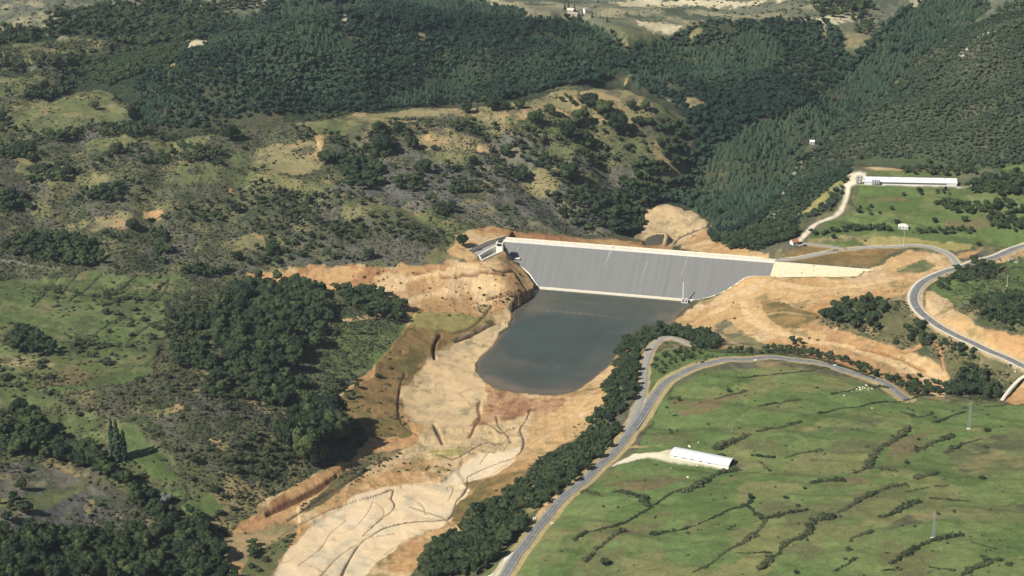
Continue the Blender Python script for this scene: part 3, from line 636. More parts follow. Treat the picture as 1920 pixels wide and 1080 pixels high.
M['cream_concrete'] = simple('cream_concrete', lin((226, 214, 190), .82), .85, .14, .25, .03)
M['grey_concrete'] = simple('grey_concrete', lin((166, 164, 156), .72), .85, .14, .25, .02)
M['dark_opening'] = simple('dark_opening', (.012, .012, .012), .9, .1)
M['white_paint'] = simple('white_paint', (.60, .59, .55), .7, .08, .4)
M['roof_white'] = simple('white_sheet_roof', (.60, .60, .57), .55, .07, .4)
M['tile'] = simple('orange_roof_tile', lin((200, 122, 82), .62), .85, .2, 2.)
M['stone_wall'] = simple('stone_wall', lin((196, 176, 146), .7), .9, .2, 1.)
M['galvanised'] = simple('galvanised_steel', (.48, .49, .48), .45, .1, 1., 0, .5, .55)
M['wood_pole'] = simple('grey_pole', (.5, .49, .46), .85, .1)
M['car_dark'] = simple('dark_car_paint', (.02, .021, .025), .3, .05, 1, 0, .5)
M['car_white'] = simple('white_car_paint', (.7, .7, .68), .3, .04, 1, 0, .5)
M['glass'] = simple('car_glass', (.015, .018, .02), .1, .05, 1, 0, .5)
M['tyre'] = simple('rubber', (.015, .015, .015), .9)
M['hide'] = simple('brown_black_hide', (.028, .019, .013), .85, .3, 2.)
M['rock'] = simple('pale_boulder', lin((222, 214, 192), .8), .95, .15, 1., .2)
M['bark'] = simple('bark', (.07, .055, .04), .95, .3, 2., .05)

# limestone bank of the wing wall, dam face
m, nt, b = nodes('roller_concrete_face'); v = objvec(nt)
sep = N_(nt, 'ShaderNodeSeparateXYZ'); nt.links.new(v, sep.inputs[0])
def comb(x, y, z):
    c = N_(nt, 'ShaderNodeCombineXYZ')
    for k, q in enumerate((x, y, z)):
        if isinstance(q, (int, float)): c.inputs[k].default_value = q
        else: nt.links.new(q, c.inputs[k])
    return c.outputs[0]
sx = mathn(nt, 'MULTIPLY', mathn(nt, 'ADD', sep.outputs[0], mathn(nt, 'MULTIPLY', sep.outputs[2], -.06)), 1.)
streak = noise_fac(nt, .16, 5, comb(sx, 0, mathn(nt, 'MULTIPLY', sep.outputs[2], .06)), .7, .86, 1.14, .3, .7)
lifts = noise_fac(nt, 1.0, 3, comb(mathn(nt, 'MULTIPLY', sep.outputs[0], .03), 0, mathn(nt, 'MULTIPLY', sep.outputs[2], 1.3)), .6, .95, 1.05)
grain = noise_fac(nt, .7, 5, v, .7, .9, 1.1)
c = N_(nt, 'ShaderNodeRGB'); c.outputs[0].default_value = (*lin((146, 145, 140), .53), 1)
jf = mathn(nt, 'FRACT', mathn(nt, 'MULTIPLY', sx, 1 / 15.), 0)
joint = N_(nt, 'ShaderNodeMapRange'); nt.links.new(jf, joint.inputs[0]); joint.inputs[1].default_value = .0; joint.inputs[2].default_value = .035; joint.inputs[3].default_value = 1.06; joint.inputs[4].default_value = 1
fac = mathn(nt, 'MULTIPLY', mathn(nt, 'MULTIPLY', streak, lifts), mathn(nt, 'MULTIPLY', grain, joint.outputs[0]))
nt.links.new(mul(nt, c.outputs[0], fac), b.inputs['Base Color']); b.inputs['Roughness'].default_value = .9
bump(nt, b, noise_fac(nt, 1.5, 4, v), .06); M['face'] = m
M['stain'] = simple('lime_stain', lin((166, 164, 158), .60), .9, .25, .8)

# water
m, nt, b = nodes('silty_water'); v = objvec(nt)
mix = N_(nt, 'ShaderNodeMix', data_type='RGBA'); at_ = N_(nt, 'ShaderNodeAttribute', attribute_name='silt')
mix.inputs[6].default_value = (.050, .061, .046, 1); mix.inputs[7].default_value = (.17, .12, .075, 1)
nt.links.new(at_.outputs['Fac'], mix.inputs[0]); nt.links.new(mul(nt, mix.outputs[2], noise_fac(nt, .02, 5, v, .6, .85, 1.15)), b.inputs['Base Color'])
b.inputs['Roughness'].default_value = .16; b.inputs['IOR'].default_value = 1.33; b.inputs['Specular IOR Level'].default_value = .36
bump(nt, b, noise_fac(nt, .35, 4, v, .6), .12, .25); M['water'] = m

# ---- the ground sheet
I = np.arange(NR * NA).reshape(NR, NA)
q = np.stack([I[:-1, :-1], I[:-1, 1:], I[1:, 1:], I[1:, :-1]], -1).reshape(-1)
me = new_mesh('ground', np.stack([GX, GY, GZ], -1).reshape(-1, 3), None, q, np.arange(0, len(q), 4), True)
ca = me.attributes.new('cover', 'FLOAT_COLOR', 'POINT')
ca.data.foreach_set('color', np.concatenate([ALB.reshape(-1, 3), np.ones((NR * NA, 1), np.float32)], 1).ravel())
me.attributes.new('grain', 'FLOAT', 'POINT').data.foreach_set('value', GRAIN.ravel())
ground = tag(link('ground', me, M['ground']), None, None, None, 'structure')

def flat_water(name, poly, z, grow):
    c = poly.mean(0); d = poly - np.roll(poly, 1, 0)
    e = np.roll(poly, -1, 0) - np.roll(poly, 1, 0); n = np.stack([e[:, 1], -e[:, 0]], 1); n /= np.linalg.norm(n, axis=1)[:, None] + 1e-9
    area = .5 * np.sum(poly[:, 0] * np.roll(poly[:, 1], -1) - np.roll(poly[:, 0], -1) * poly[:, 1])
    P = poly + n * grow * (1 if area > 0 else -1)
    x0, x1, y0, y1 = P[:, 0].min(), P[:, 0].max(), P[:, 1].min(), P[:, 1].max(); st = 1.6
    xs = np.arange(x0, x1 + st, st); ys = np.arange(y0, y1 + st, st); X, Y = np.meshgrid(xs, ys)
    ins = pip(X, Y, P); keep = ins[:-1, :-1] | ins[1:, 1:] | ins[:-1, 1:] | ins[1:, :-1]
    I = np.arange(X.size).reshape(X.shape); q = np.stack([I[:-1, :-1], I[:-1, 1:], I[1:, 1:], I[1:, :-1]], -1)[keep]
    u, inv = np.unique(q.ravel(), return_inverse=True)
    V = np.stack([X.ravel()[u], Y.ravel()[u], np.full(len(u), z)], 1)
    me = new_mesh(name, V, None, inv, np.arange(0, len(inv), 4))
    return me, V
me, V = flat_water('reservoir_water', lake_w, 0., 5)
silt = np.zeros(len(V), np.float32)
gi = bil(blur(GZ, 3), *gidx(V[:, 0], V[:, 1])); edge = smooth(-4.2, -.3, gi + .7 * fbm(V[:, 0], V[:, 1], 30, 3, 3))
silt = np.maximum(silt, edge * .7)
for s, w, a in (("980 577;1040 583;1110 590;1170 598", 2.6, .8), ("1003 559;1060 563;1118 570", 3.0, .30), ("1235 577;1275 583;1300 586", 2.5, .3), ("915 712;980 731;1065 734", 11, .8), ("1012 542;1100 547;1200 555;1290 564", 4.5, .38), ("1120 735;1150 690;1165 670", 7, .5)):
    P = at_z(*pts(s).T, 0); P = catmull(P, 6)
    d = np.min(np.hypot(V[:, None, 0] - P[None, :, 0], V[:, None, 1] - P[None, :, 1]), 1) if len(V) * len(P) < 4e6 else np.min([np.hypot(V[:, 0] - p[0], V[:, 1] - p[1]) for p in P], 0)
    silt = np.maximum(silt, a * np.exp(-(d / (w * (1 + .5 * fbm(V[:, 0], V[:, 1], 25, 3, 5)))) ** 2) * (.6 + .6 * vnoise(V[:, 0] / 30, V[:, 1] / 30, 2)))
me.attributes.new('silt', 'FLOAT', 'POINT').data.foreach_set('value', silt)
tag(link('reservoir_water', me, M['water']), None, None, None, 'structure')
me, V = flat_water('pond_water', pond_w[:, :2], POND_Z, 4); me.attributes.new('silt', 'FLOAT', 'POINT').data.foreach_set('value', np.full(len(V), .25, np.float32))
tag(link('pond_water', me, M['water']), None, None, None, 'structure')

# ---- roads: crowned ribbons with verges, painted lines as thin sheets above
def ribbon(W, offs, name, mat, parent=None, skirt=None):
    """cross-section offsets [(side, up)] swept along the path"""
    t = np.gradient(W[:, :2], axis=0); t /= np.linalg.norm(t, axis=1)[:, None]; n = np.stack([t[:, 1], -t[:, 0]], 1)
    k = len(offs); V = np.stack([np.concatenate([W[:, :2] + n * s, (W[:, 2] + u)[:, None]], 1) for s, u in offs], 1).reshape(-1, 3)
    I = np.arange(len(W) * k).reshape(len(W), k); q = np.stack([I[:-1, :-1], I[1:, :-1], I[1:, 1:], I[:-1, 1:]], -1).reshape(-1)
    if np.cross(V[I[1, 0]] - V[I[0, 0]], V[I[0, 1]] - V[I[0, 0]])[2] < 0: q = q.reshape(-1, 4)[:, ::-1].reshape(-1)
    me = new_mesh(name, V, None, q, np.arange(0, len(q), 4)); return link(name, me, mat, parent)
RM = {'old_road': 'asphalt', 'main_road': 'asphalt', 'dam_road': 'gravel', 'house_lane': 'gravel', 'lakeside_track': 'gravel'}
for k, (W, h) in ROADS.items():
    W = W.copy(); lift = {'old_road': 0., 'main_road': .02, 'dam_road': -.03, 'house_lane': -.06, 'lakeside_track': -.06}[k]; W[:, 2] += lift
    r = tag(ribbon(W, [(-h - 1.2, -.7), (-h, 0), (-h * .5, .05), (0, .09), (h * .5, .05), (h, 0), (h + 1.2, -.7)], k, M[RM[k]]), None, None, None, 'structure')
    if k in ('old_road', 'main_road'):
        for sgn in (-1, 1): ribbon(W, [(sgn * (h - .45) - .12, .05), (sgn * (h - .45) + .12, .05)], 'edge_line', M['paint'], r)
        sl_ = [(i, i + 2) for i in range(0, len(W) - 2, 3)]
        V = []; F = []
        t = np.gradient(W[:, :2], axis=0); t /= np.linalg.norm(t, axis=1)[:, None]; n = np.stack([t[:, 1], -t[:, 0]], 1)
        for a, c in sl_:
            m_ = (a + c) // 2
            for A, B in ((a, m_),):
                q = len(V); V += [(*(W[A, :2] - n[A] * .1), W[A, 2] + .12), (*(W[A, :2] + n[A] * .1), W[A, 2] + .12), (*(W[B, :2] + n[B] * .1), W[B, 2] + .12), (*(W[B, :2] - n[B] * .1), W[B, 2] + .12)]; F.append((q, q + 1, q + 2, q + 3))
        link('centre_line', new_mesh('centre_line', V, F), M['paint'], r)
    if k == 'main_road':
        # pale concrete gutter on the outside of the bend
        ribbon(W, [(-h - 2.3, .05), (-h - 2.0, .22), (-h - 1.0, .06), (-h - .4, .03)], 'gutter', M['kerb'], r)
        ribbon(W, [(h + .4, .03), (h + .7, .12), (h + 1.1, .12)], 'kerb', M['kerb'], r)
    if k == 'dam_road': ribbon(W[:-6], [(-h - .3, .03), (-h - .5, .16), (-h - .9, .16)], 'kerb', M['kerb'], r); ribbon(W[:-6], [(h + .3, .03), (h + .5, .16), (h + .9, .16)], 'kerb', M['kerb'], r)
W = road_path("1878 752;1888 742;1900 732;1912 716;1924 704;1940 694"); W[:, 2] += .5
tag(ribbon(W, [(-1.6, -.6), (-1.4, 0), (1.4, 0), (1.6, -.6)], 'concrete_path', M['kerb']), None, None, None, 'structure')
W = road_path("918 1082;928 1070;940 1058;952 1046;962 1036"); W[:, 2] += .35
tag(ribbon(W, [(-1.9, -.6), (-1.7, 0), (1.7, 0), (1.9, -.6)], 'concrete_footway', M['kerb']), None, None, None, 'structure')

# ---- the dam.  local frame: x along the crest, -y towards the lake, z up
dam_rz = math.atan2(dd[1], dd[0])
dam = thing('dam', 'long grey concrete dam with white crest holding back the lake', 'dam', tuple(DA), dam_rz)
def loc(P): P = np.asarray(P, float); return np.array([np.dot(P - DA, dd), -np.dot(P - DA, dn), P[2] - DZ])
LL = [loc(p) for p in LP]; RL = [loc(p) for p in RP]
xl = [(p[2], p[0]) for p in LL]; xr = [(p[2], p[0]) for p in RL]
def xs(tab, z): tab = sorted(tab); return float(np.interp(z, [a for a, _ in tab], [b for _, b in tab]))
fv = []; ff = []; zs = np.linspace(-.02, -DZ - 3, 26)
for z in zs:
    a, c = xs(xl, z) - 1.2, xs(xr + [(0., DL)], z) + 1.2 * (z < -13)
    for k in range(41): fv.append((a + (c - a) * k / 40, z / BAT * -1 * -1, z))
for i in range(len(zs) - 1):
    for k in range(40): q = i * 41 + k; ff.append((q, q + 41, q + 42, q + 1))
# body: face sheet closed behind by a thick block below the crest
n0 = len(fv)
fo = link('upstream_face', new_mesh('upstream_face', fv, ff), M['face'], dam)
bd = MB(); bd.prism([(.06, -.03), (9.0, -.03), (9.0, -3), (38, -42), (.06, -42)], .0, DL); bd.build('body', M['grey_concrete'], dam)
fl = MB(); fl.prism([(-DZ - 3.2, -DZ - 3), (-DZ - 3.2, -DZ + 1.3), (-DZ + .6, -DZ + 1.5), (-DZ + 3, -DZ - 3)], LL[-1][0] - .5, RL[0][0] + 6); fl.build('foot_ledge', M['cream_concrete'], dam)
cr = MB(); cr.prism([(-.5, 0), (9.6, 0), (9.6, .35), (-.5, .35)], -1, DL + .5); cr.build('crest_roadway', M['cream_concrete'], dam)
pa = MB(); pa.prism([(-.85, -1.6), (-.5, -1.6), (-.5, .36), (-.3, .36), (-.3, 1.5), (-.85, 1.5)], -1, DL + .5); pa.build('upstream_parapet', M['white_concrete'], dam)
pa = MB(); pa.prism([(9.3, .36), (9.6, .36), (9.6, 1.3), (9.3, 1.3)], -1, DL - 12)
for k in range(0, 27): pa.box(k * 10.5, k * 10.5 + .5, 9.2, 9.7, .36, 1.7)
pa.build('downstream_parapet', M['cream_concrete'], dam)
def curb(LN, wout, up, name, mat, sgn):
    P = catmull(np.array(LN), 2.5); V = []; F = []
    for k, p in enumerate(P):
        t = P[min(k + 1, len(P) - 1)] - P[max(k - 1, 0)]; t /= np.linalg.norm(t)
        nrm = np.array([0, -1, 1]) / 2 ** .5; s = np.cross(t, nrm) * sgn; s /= np.linalg.norm(s)
        for a, u in ((0, -1.5), (0, up), (wout, up), (wout, -1.5)): V.append(p + s * a + nrm * u)
    for k in range(len(P) - 1):
        for j in range(4): a = k * 4 + j; c = k * 4 + (j + 1) % 4; F.append((a, c, c + 4, a + 4))
    F += [(0, 1, 2, 3), (len(V) - 1, len(V) - 2, len(V) - 3, len(V) - 4)]
    return MB().add(V, F).build(name, mat, dam)
t0_ = np.cross(LL[-1] - LL[0], np.array([0, -1, 1])); sg = -1 if t0_[0] > 0 else 1
curb(LL[1:], 3.2, 1.5, 'plinth', M['white_concrete'], sg)
t0_ = np.cross(RL[-1] - RL[0], np.array([0, -1, 1])); sg = 1 if t0_[0] > 0 else -1
curb(RL, 1.1, .6, 'plinth', M['cream_concrete'], sg)
p = loc(face(972, 483)); b_ = MB(); b_.box(p[0] - 3.5, p[0] + 2.2, p[1] - 3.6, p[1] + 3, p[2] - .6, p[2] + .1); b_.build('valve_platform', M['white_concrete'], dam)
for (p0, p1, w) in (((1216, 487), (1203, 521), .7), ((1149, 462), (1132, 500), .8), ((972, 462), (966, 478), .5), ((1290, 480), (1276, 520), .5)):   # lime streaks
    A_, B_ = loc(face(*p0)), loc(face(*p1)); V = []; F = []
    for k in range(13):
        t = k / 12; c_ = A_ + (B_ - A_) * t; ww = w * (1 - .7 * abs(t - .35)) * (.7 + .6 * random.random()); o_ = np.array([0, -.03, .03])
        V += [tuple(c_ + [-ww, 0, 0] + o_), tuple(c_ + [ww, 0, 0] + o_)]
        if k: q = 2 * k; F.append((q - 2, q, q + 1, q - 1))
    link('stain', new_mesh('stain', V, F), M['stain'], dam)

# pale rock-faced wing wall
wing = thing('wing_wall', 'long cream stone-faced bank tapering east from the dam end', 'retaining wall', tuple(DB), dam_rz)
def wl(P): P = np.asarray(P, float); return np.array([np.dot(P - DB, dd), -np.dot(P - DB, dn), P[2] - DZ])
WL = [wl(p) for p in WING]
xb = [p[0] for p in WL[1:]]; zb = [min(p[2], 0) for p in WL[1:]]
V = []; F = []; nx, nz = 60, 14
for i in range(nx + 1):
    for j in range(nz + 1):
        t = i / nx; xt = WL[-1][0] * t; xbm = WL[1][0] + (WL[-2][0] - WL[1][0] - .5) * t
        zt = 0; zbm = float(np.interp(xbm, xb, zb)) - 1.0; s = j / nz
        x = xt + (xbm - xt) * s; z = zt + (zbm - zt) * s; bmp_ = .18 * math.sin(i * 2.3 + j * 1.7) * (0 < j < nz)
        V.append((x, z * BAT + .0 - bmp_, z + bmp_))
for i in range(nx):
    for j in range(nz): a = i * (nz + 1) + j; F.append((a, a + nz + 1, a + nz + 2, a + 1)) if False else F.append((a, a + 1, a + nz + 2, a + nz + 1))
link('stone_face', new_mesh('stone_face', V, F), simple('cream_stone_facing', lin((226, 206, 170), .74), .9, .14, .35, .1), wing)
c_ = MB(); L_ = WL[-1][0]; c_.add([(0, -.4, -.4), (L_, -.4, -.6), (L_, .9, -.6), (0, 1.6, -.4), (0, -.4, .55), (L_, -.4, .3), (L_, .9, .3), (0, 1.6, .55)], [(3, 2, 1, 0), (4, 5, 6, 7), (0, 1, 5, 4), (1, 2, 6, 5), (2, 3, 7, 6), (3, 0, 4, 7)]); c_.build('coping', M['cream_concrete'], wing)
d_ = MB()
for px_, py_ in ((1462, 492), (1526, 508), (1526, 499), (1503, 512)):
    p = wl(face(px_, py_)); d_.box(p[0] - .5, p[0] + .5, p[1] - .3, p[1] + .3, p[2] - .4, p[2] + .6)
d_.build('drain_hole', M['dark_opening'], wing)

# spillway at the west end
def wall_line(P, thick, depth, name, mat, parent):
    V = []; F = []
    P = np.array(P)
    for k, p in enumerate(P):
        t = P[min(k + 1, len(P) - 1)] - P[max(k - 1, 0)]; n = np.array([t[1], -t[0], 0]) / math.hypot(t[0], t[1])
        for s, u in ((-1, 0), (1, 0), (1, -depth), (-1, -depth)): V.append(p + n * s * thick / 2 + [0, 0, u])
    for k in range(len(P) - 1):
        for j in range(4): a = k * 4 + j; c = k * 4 + (j + 1) % 4; F.append((a, c, c + 4, a + 4))
    F += [(0, 1, 2, 3), (len(V) - 1, len(V) - 2, len(V) - 3, len(V) - 4)]
    return MB().add(V, F).build(name, mat, parent)
sw = thing('spillway', 'white walled concrete spillway channel with square gate tower beside the dam', 'spillway')
ow = [at_z(946, 442, 39), at_z(912, 452, 38.6), at_z(876, 469, 37.6)]
dw = [at_z(938, 456, 38.4), at_z(916, 467.5, 37.8), at_z(897, 479, 37)]
iw = [at_z(943, 470, 37.4), at_z(924, 478, 36.6), at_z(904, 487, 35.8)]
wall_line(ow, 1.1, 7, 'outer_wall', M['cream_concrete'], sw); wall_line(dw, 1.5, 7, 'dividing_wall', M['white_concrete'], sw); wall_line(iw, 1.4, 6, 'inner_wall', M['white_concrete'], sw)
wall_line([ow[-1] + [0, 0, -3.2], dw[-1] + [0, 0, -3.0]], 1.0, 3, 'sill', M['grey_concrete'], sw)
wall_line([dw[-1], iw[-1] + (dw[-1] - iw[-1]) * .25 + [0, 0, .6]], 1.2, 5, 'end_wall', M['white_concrete'], sw)
fl = [ow[0] + [0, 0, -5.5], ow[1] + [0, 0, -5.2], ow[2] + [0, 0, -5], iw[2] + [0, 0, -3.4], iw[1] + [0, 0, -4], iw[0] + [0, 0, -4.2]]
MB().add(fl + [p - np.array([0, 0, 2]) for p in fl], [(0, 1, 2, 3, 4, 5), (11, 10, 9, 8, 7, 6)] + [(k, 6 + k, 6 + (k + 1) % 6, (k + 1) % 6) for k in range(6)]).build('channel_floor', M['grey_concrete'], sw)
tp = at_z(937.5, 466, 37.0); tw = MB()
tz = math.atan2(dd[1], dd[0])
g = tw.box(-3.6, 3.6, -3.2, 3.2, -5, 6.6).box(-4.0, 4.0, -3.6, 3.6, 6.6, 7.1).build('gate_tower', M['white_concrete'], sw, tuple(tp), tz)
MB().box(-2.2, 2.2, -2.2, 2.2, 7.1, 7.6).build('hatch', M['dark_opening'], g)
MB().box(-2.6, 2.6, -3.28, -3.21, 3.6, 6.2).build('opening', M['dark_opening'], g)
sp = np.array([p[:2] for p in (ow[0], ow[1], ow[2], iw[2], iw[1], iw[0])])

# intake tower standing in the water at the dam foot
ip = at_z(1283.5, 567, 0)
it = thing('intake_tower', 'small white block with two dark openings and a tall mast in the water', 'intake tower', tuple(ip), dam_rz + .18)
blk = MB().box(-3.3, 3.3, -2.2, 2.2, -4, 3.4).box(-3.5, 3.5, -2.4, 2.4, 3.4, 3.8).build('block', M['white_concrete'], it)
for s in (-1.55, 1.55): MB().box(s - .85, s + .85, -2.27, -2.21, 1.0, 2.9).build('opening', M['dark_opening'], it)
MB().tube((-1.6, .6, 3.8), (-1.6, .6, 22), .62, .5, 10).build('mast', M['white_paint'], it)
MB().box(-3.5, 3.5, -2.4, -2.3, 3.81, 4.7).build('railing', M['galvanised'], it)
# ------------------------------------------------------------------ vegetation
def ico(sub):
    bm = bmesh.new(); bmesh.ops.create_icosphere(bm, subdivisions=sub, radius=1); bm.verts.ensure_lookup_table()
    v = np.array([x.co for x in bm.verts], np.float32); f = np.array([[x.index for x in p.verts] for p in bm.faces], np.int32); bm.free(); return v, f
ICO = {k: ico(k) for k in (1, 2, 3)}
def wob(V, rng, freq, amp):
    d = np.zeros(len(V))
    for _ in range(5):
        k = rng.normal(size=3) * freq; d += np.sin(V @ k + rng.random() * 6.28)
    return V * (1 + amp * d / 2.2)[:, None]
def crown(seed, lobes, sub, cards, spread=.62, squash=.9, top=1.0, base=1.2):
    """foliage of one tree: overlapping uneven leaf masses plus loose leaf sprays; unit radius"""
    rng = np.random.default_rng(seed); VV = []; FF = []; TT = []; n = 0
    for k in range(lobes):
        if k == 0: c = np.zeros(3); r = .62
        else:
            a = 2.4 * k + rng.random() * .8; e = rng.uniform(-.35, 1.0); s = spread * rng.uniform(.7, 1.25)
            c = np.array([math.cos(a) * s * math.cos(e), math.sin(a) * s * math.cos(e), math.sin(e) * s * top]); r = rng.uniform(.24, .50)
        v, f = ICO[sub]; v = wob(wob(v, rng, 3.2, .22), rng, 7, .12) * r; v[:, 2] *= squash
        VV.append(v + c); FF.append(f + n); n += len(v); TT.append(np.clip(np.full(len(v), rng.uniform(.25, .75)) + rng.normal(size=len(v)) * .12, 0, 1))
    V = np.vstack(VV); F = np.vstack(FF); T = np.concatenate(TT)
    if cards:
        out = V / np.linalg.norm(V, axis=1)[:, None]; far = np.linalg.norm(V, axis=1) > .55
        idx = rng.choice(np.nonzero(far)[0], cards); s = rng.uniform(.07, .17, cards)
        c = V[idx] + out[idx] * rng.uniform(.0, .10, cards)[:, None]
        a = rng.normal(size=(cards, 3)); a /= np.linalg.norm(a, axis=1)[:, None]; b_ = np.cross(a, rng.normal(size=(cards, 3))); b_ /= np.linalg.norm(b_, axis=1)[:, None]
        tri = np.stack([c + a * s[:, None], c + b_ * s[:, None], c - (a + b_) * s[:, None] * .6], 1).reshape(-1, 3)
        F = np.vstack([F, np.arange(cards * 3).reshape(-1, 3) + len(V)]); V = np.vstack([V, tri]); T = np.concatenate([T, np.repeat(rng.uniform(.2, .9, cards), 3)])
    V = V.copy(); V[:, 2] += base
    return V.astype(np.float32), F.astype(np.int32), T.astype(np.float32)
def cone_tree(seed, tiers, n, cards=0):
    rng = np.random.default_rng(seed); V = []; F = []; T = []
    for k in range(tiers):
        z0 = .3 + 2.9 * k / tiers; z1 = z0 + 3.3 / tiers * 1.5; r0 = (1 - k / (tiers + .4)) * rng.uniform(.85, 1.1); b0 = len(V)
        for j in range(n):
            a = 2 * math.pi * j / n + k * .4; r = r0 * (rng.uniform(.72, 1.12)); V.append((math.cos(a) * r, math.sin(a) * r, z0 + rng.uniform(-.12, .12))); T.append(rng.uniform(.25, .6))
        V.append((rng.normal() * .04, rng.normal() * .04, z1)); T.append(.6)
        F += [(b0 + j, b0 + (j + 1) % n, b0 + n) for j in range(n)]
    return np.array(V, np.float32), np.array(F, np.int32), np.array(T, np.float32)
def foliage(name, lo, mid, hi, tr_=.0):
    m, nt, b = nodes(name); v = objvec(nt)
    geo = N_(nt, 'ShaderNodeNewGeometry'); at_ = N_(nt, 'ShaderNodeAttribute', attribute_name='tint'); oi = N_(nt, 'ShaderNodeObjectInfo')
    nf = noise_fac(nt, .55, 5, geo.outputs['Position'], .75, -.42, .42, .28, .72)
    t = mathn(nt, 'ADD', mathn(nt, 'ADD', at_.outputs['Fac'], nf), mathn(nt, 'MULTIPLY', mathn(nt, 'SUBTRACT', oi.outputs['Random'], .5), .6))
    cr = N_(nt, 'ShaderNodeValToRGB'); e = cr.color_ramp.elements; e[0].color = (*lo, 1); e[0].position = .05; e[1].color = (*hi, 1); e[1].position = .95
    k = e.new(.5); k.color = (*mid, 1); nt.links.new(t, cr.inputs[0]); nt.links.new(cr.outputs[0], b.inputs['Base Color'])
    b.inputs['Roughness'].default_value = .75; b.inputs['Specular IOR Level'].default_value = .15
    bump(nt, b, noise_fac(nt, 1.6, 4, geo.outputs['Position'], .75), .9, .8); return m
M['oak'] = foliage('oak_leaves', (0.0119, 0.0238, 0.0127), (0.0323, 0.0544, 0.0221), (0.0782, 0.0952, 0.0340))
M['oakwood'] = foliage('oak_wood_leaves', (.014, .032, .020), (.036, .066, .036), (.076, .108, .052))
M['thicket'] = foliage('thicket_leaves', (.024, .044, .024), (.056, .080, .044), (.108, .122, .064))
M['pine'] = foliage('pine_needles', (.011, .030, .019), (.027, .058, .034), (.056, .090, .048))
M['shrub'] = foliage('scrub_leaves', (0.0187, 0.0272, 0.0153), (0.0442, 0.0561, 0.0272), (0.0918, 0.0918, 0.0442))
M['hedge'] = foliage('hedge_leaves', (.022, .034, .016), (.056, .072, .032), (.112, .116, .052))
M['grey_leaf'] = foliage('grey_green_leaves', (.07, .08, .07), (.13, .145, .125), (.20, .21, .18))
def tmesh(name, VFT, mat):
    V, F, T = VFT; me = new_mesh(name, V, None, F.ravel(), np.arange(0, F.size, 3), True)
    me.attributes.new('tint', 'FLOAT', 'POINT').data.foreach_set('value', T); me.materials.append(mat); return me
def trunk_mesh(seed):
    rng = random.Random(seed); b_ = MB(); b_.tube((0, 0, -.25), (0, 0, .5), .085, .06, 7)
    for k in range(5):
        a = k * 1.26 + rng.random(); b_.tube((0, 0, .38), (math.cos(a) * .45, math.sin(a) * .45, .85 + rng.random() * .3), .045, .015, 5)
    b_.tube((0, 0, .5), (.03, .02, 1.2), .06, .02, 6)
    me = new_mesh('trunk', b_.v, b_.f); me.materials.append(M['bark']); return me
OAK = [tmesh('crown', crown(100 + k, 15, 2, 420), M['oak']) for k in range(7)]
M['ash'] = foliage('ash_leaves', (.020, .036, .014), (.052, .082, .028), (.100, .125, .042))
ASH = [tmesh('crown', crown(150 + k, 17, 2, 420, .7, 1.0), M['ash']) for k in range(3)]
GREYC = tmesh('crown', crown(140, 12, 2, 320), M['grey_leaf'])
BUSHM = [tmesh('bush', crown(200 + k, 8, 2, 160, .66, .8, .7, .45), M['hedge']) for k in range(6)]
TRK = [trunk_mesh(k) for k in range(3)]
LOD1 = [crown(300 + k, 8, 1, 40) for k in range(8)]
LOD2 = [crown(320 + k, 4, 1, 12) for k in range(8)]
SH1 = [crown(340 + k, 3, 1, 14, .6, .75, .6, .35) for k in range(8)]
SH2 = [crown(360 + k, 1, 1, 6, .6, .8, .6, .3) for k in range(8)]
HED = [crown(380 + k, 6, 1, 40, .66, .85, .75, .5) for k in range(8)]
PIN = [cone_tree(400 + k, 5, 9) for k in range(6)]
PINH = [tmesh('crown', cone_tree(420 + k, 9, 13), M['pine']) for k in range(4)]
def merged(name, P, rad, hgt, templates, mat, tint=None, seed=0):
    """one mesh of many plants (only for masses nobody could count)"""
    rng = np.random.default_rng(seed + 77); n = len(P); which = rng.integers(0, len(templates), n); VV = []; LL_ = []; TT = []; off = 0
    for k, (v, f, t) in enumerate(templates):
        q = np.nonzero(which == k)[0]
        if not len(q): continue
        a = rng.random(len(q)) * 6.283; c, s = np.cos(a), np.sin(a); lean = rng.uniform(.74, 1.28, (len(q), 2))
        x = v[None, :, 0] * lean[:, :1]; y = v[None, :, 1] * lean[:, 1:]
        X = (x * c[:, None] - y * s[:, None]) * rad[q, None] + P[q, 0, None]; Y = (x * s[:, None] + y * c[:, None]) * rad[q, None] + P[q, 1, None]; Z = v[None, :, 2] * hgt[q, None] + P[q, 2, None]
        VV.append(np.stack([X, Y, Z], -1).reshape(-1, 3)); LL_.append((f[None] + (np.arange(len(q)) * len(v))[:, None, None] + off).reshape(-1)); off += len(q) * len(v)
        TT.append((np.clip(t[None] * .6 + .2 + ((rng.random(len(q)) - .5) * .5 if tint is None else tint[q])[:, None], 0, 1)).reshape(-1))
    V = np.vstack(VV).astype(np.float32); Lp = np.concatenate(LL_)
    me = new_mesh(name, V, None, Lp, np.arange(0, len(Lp), 3), True); me.attributes.new('tint', 'FLOAT', 'POINT').data.foreach_set('value', np.concatenate(TT).astype(np.float32))
    return link(name, me, mat)
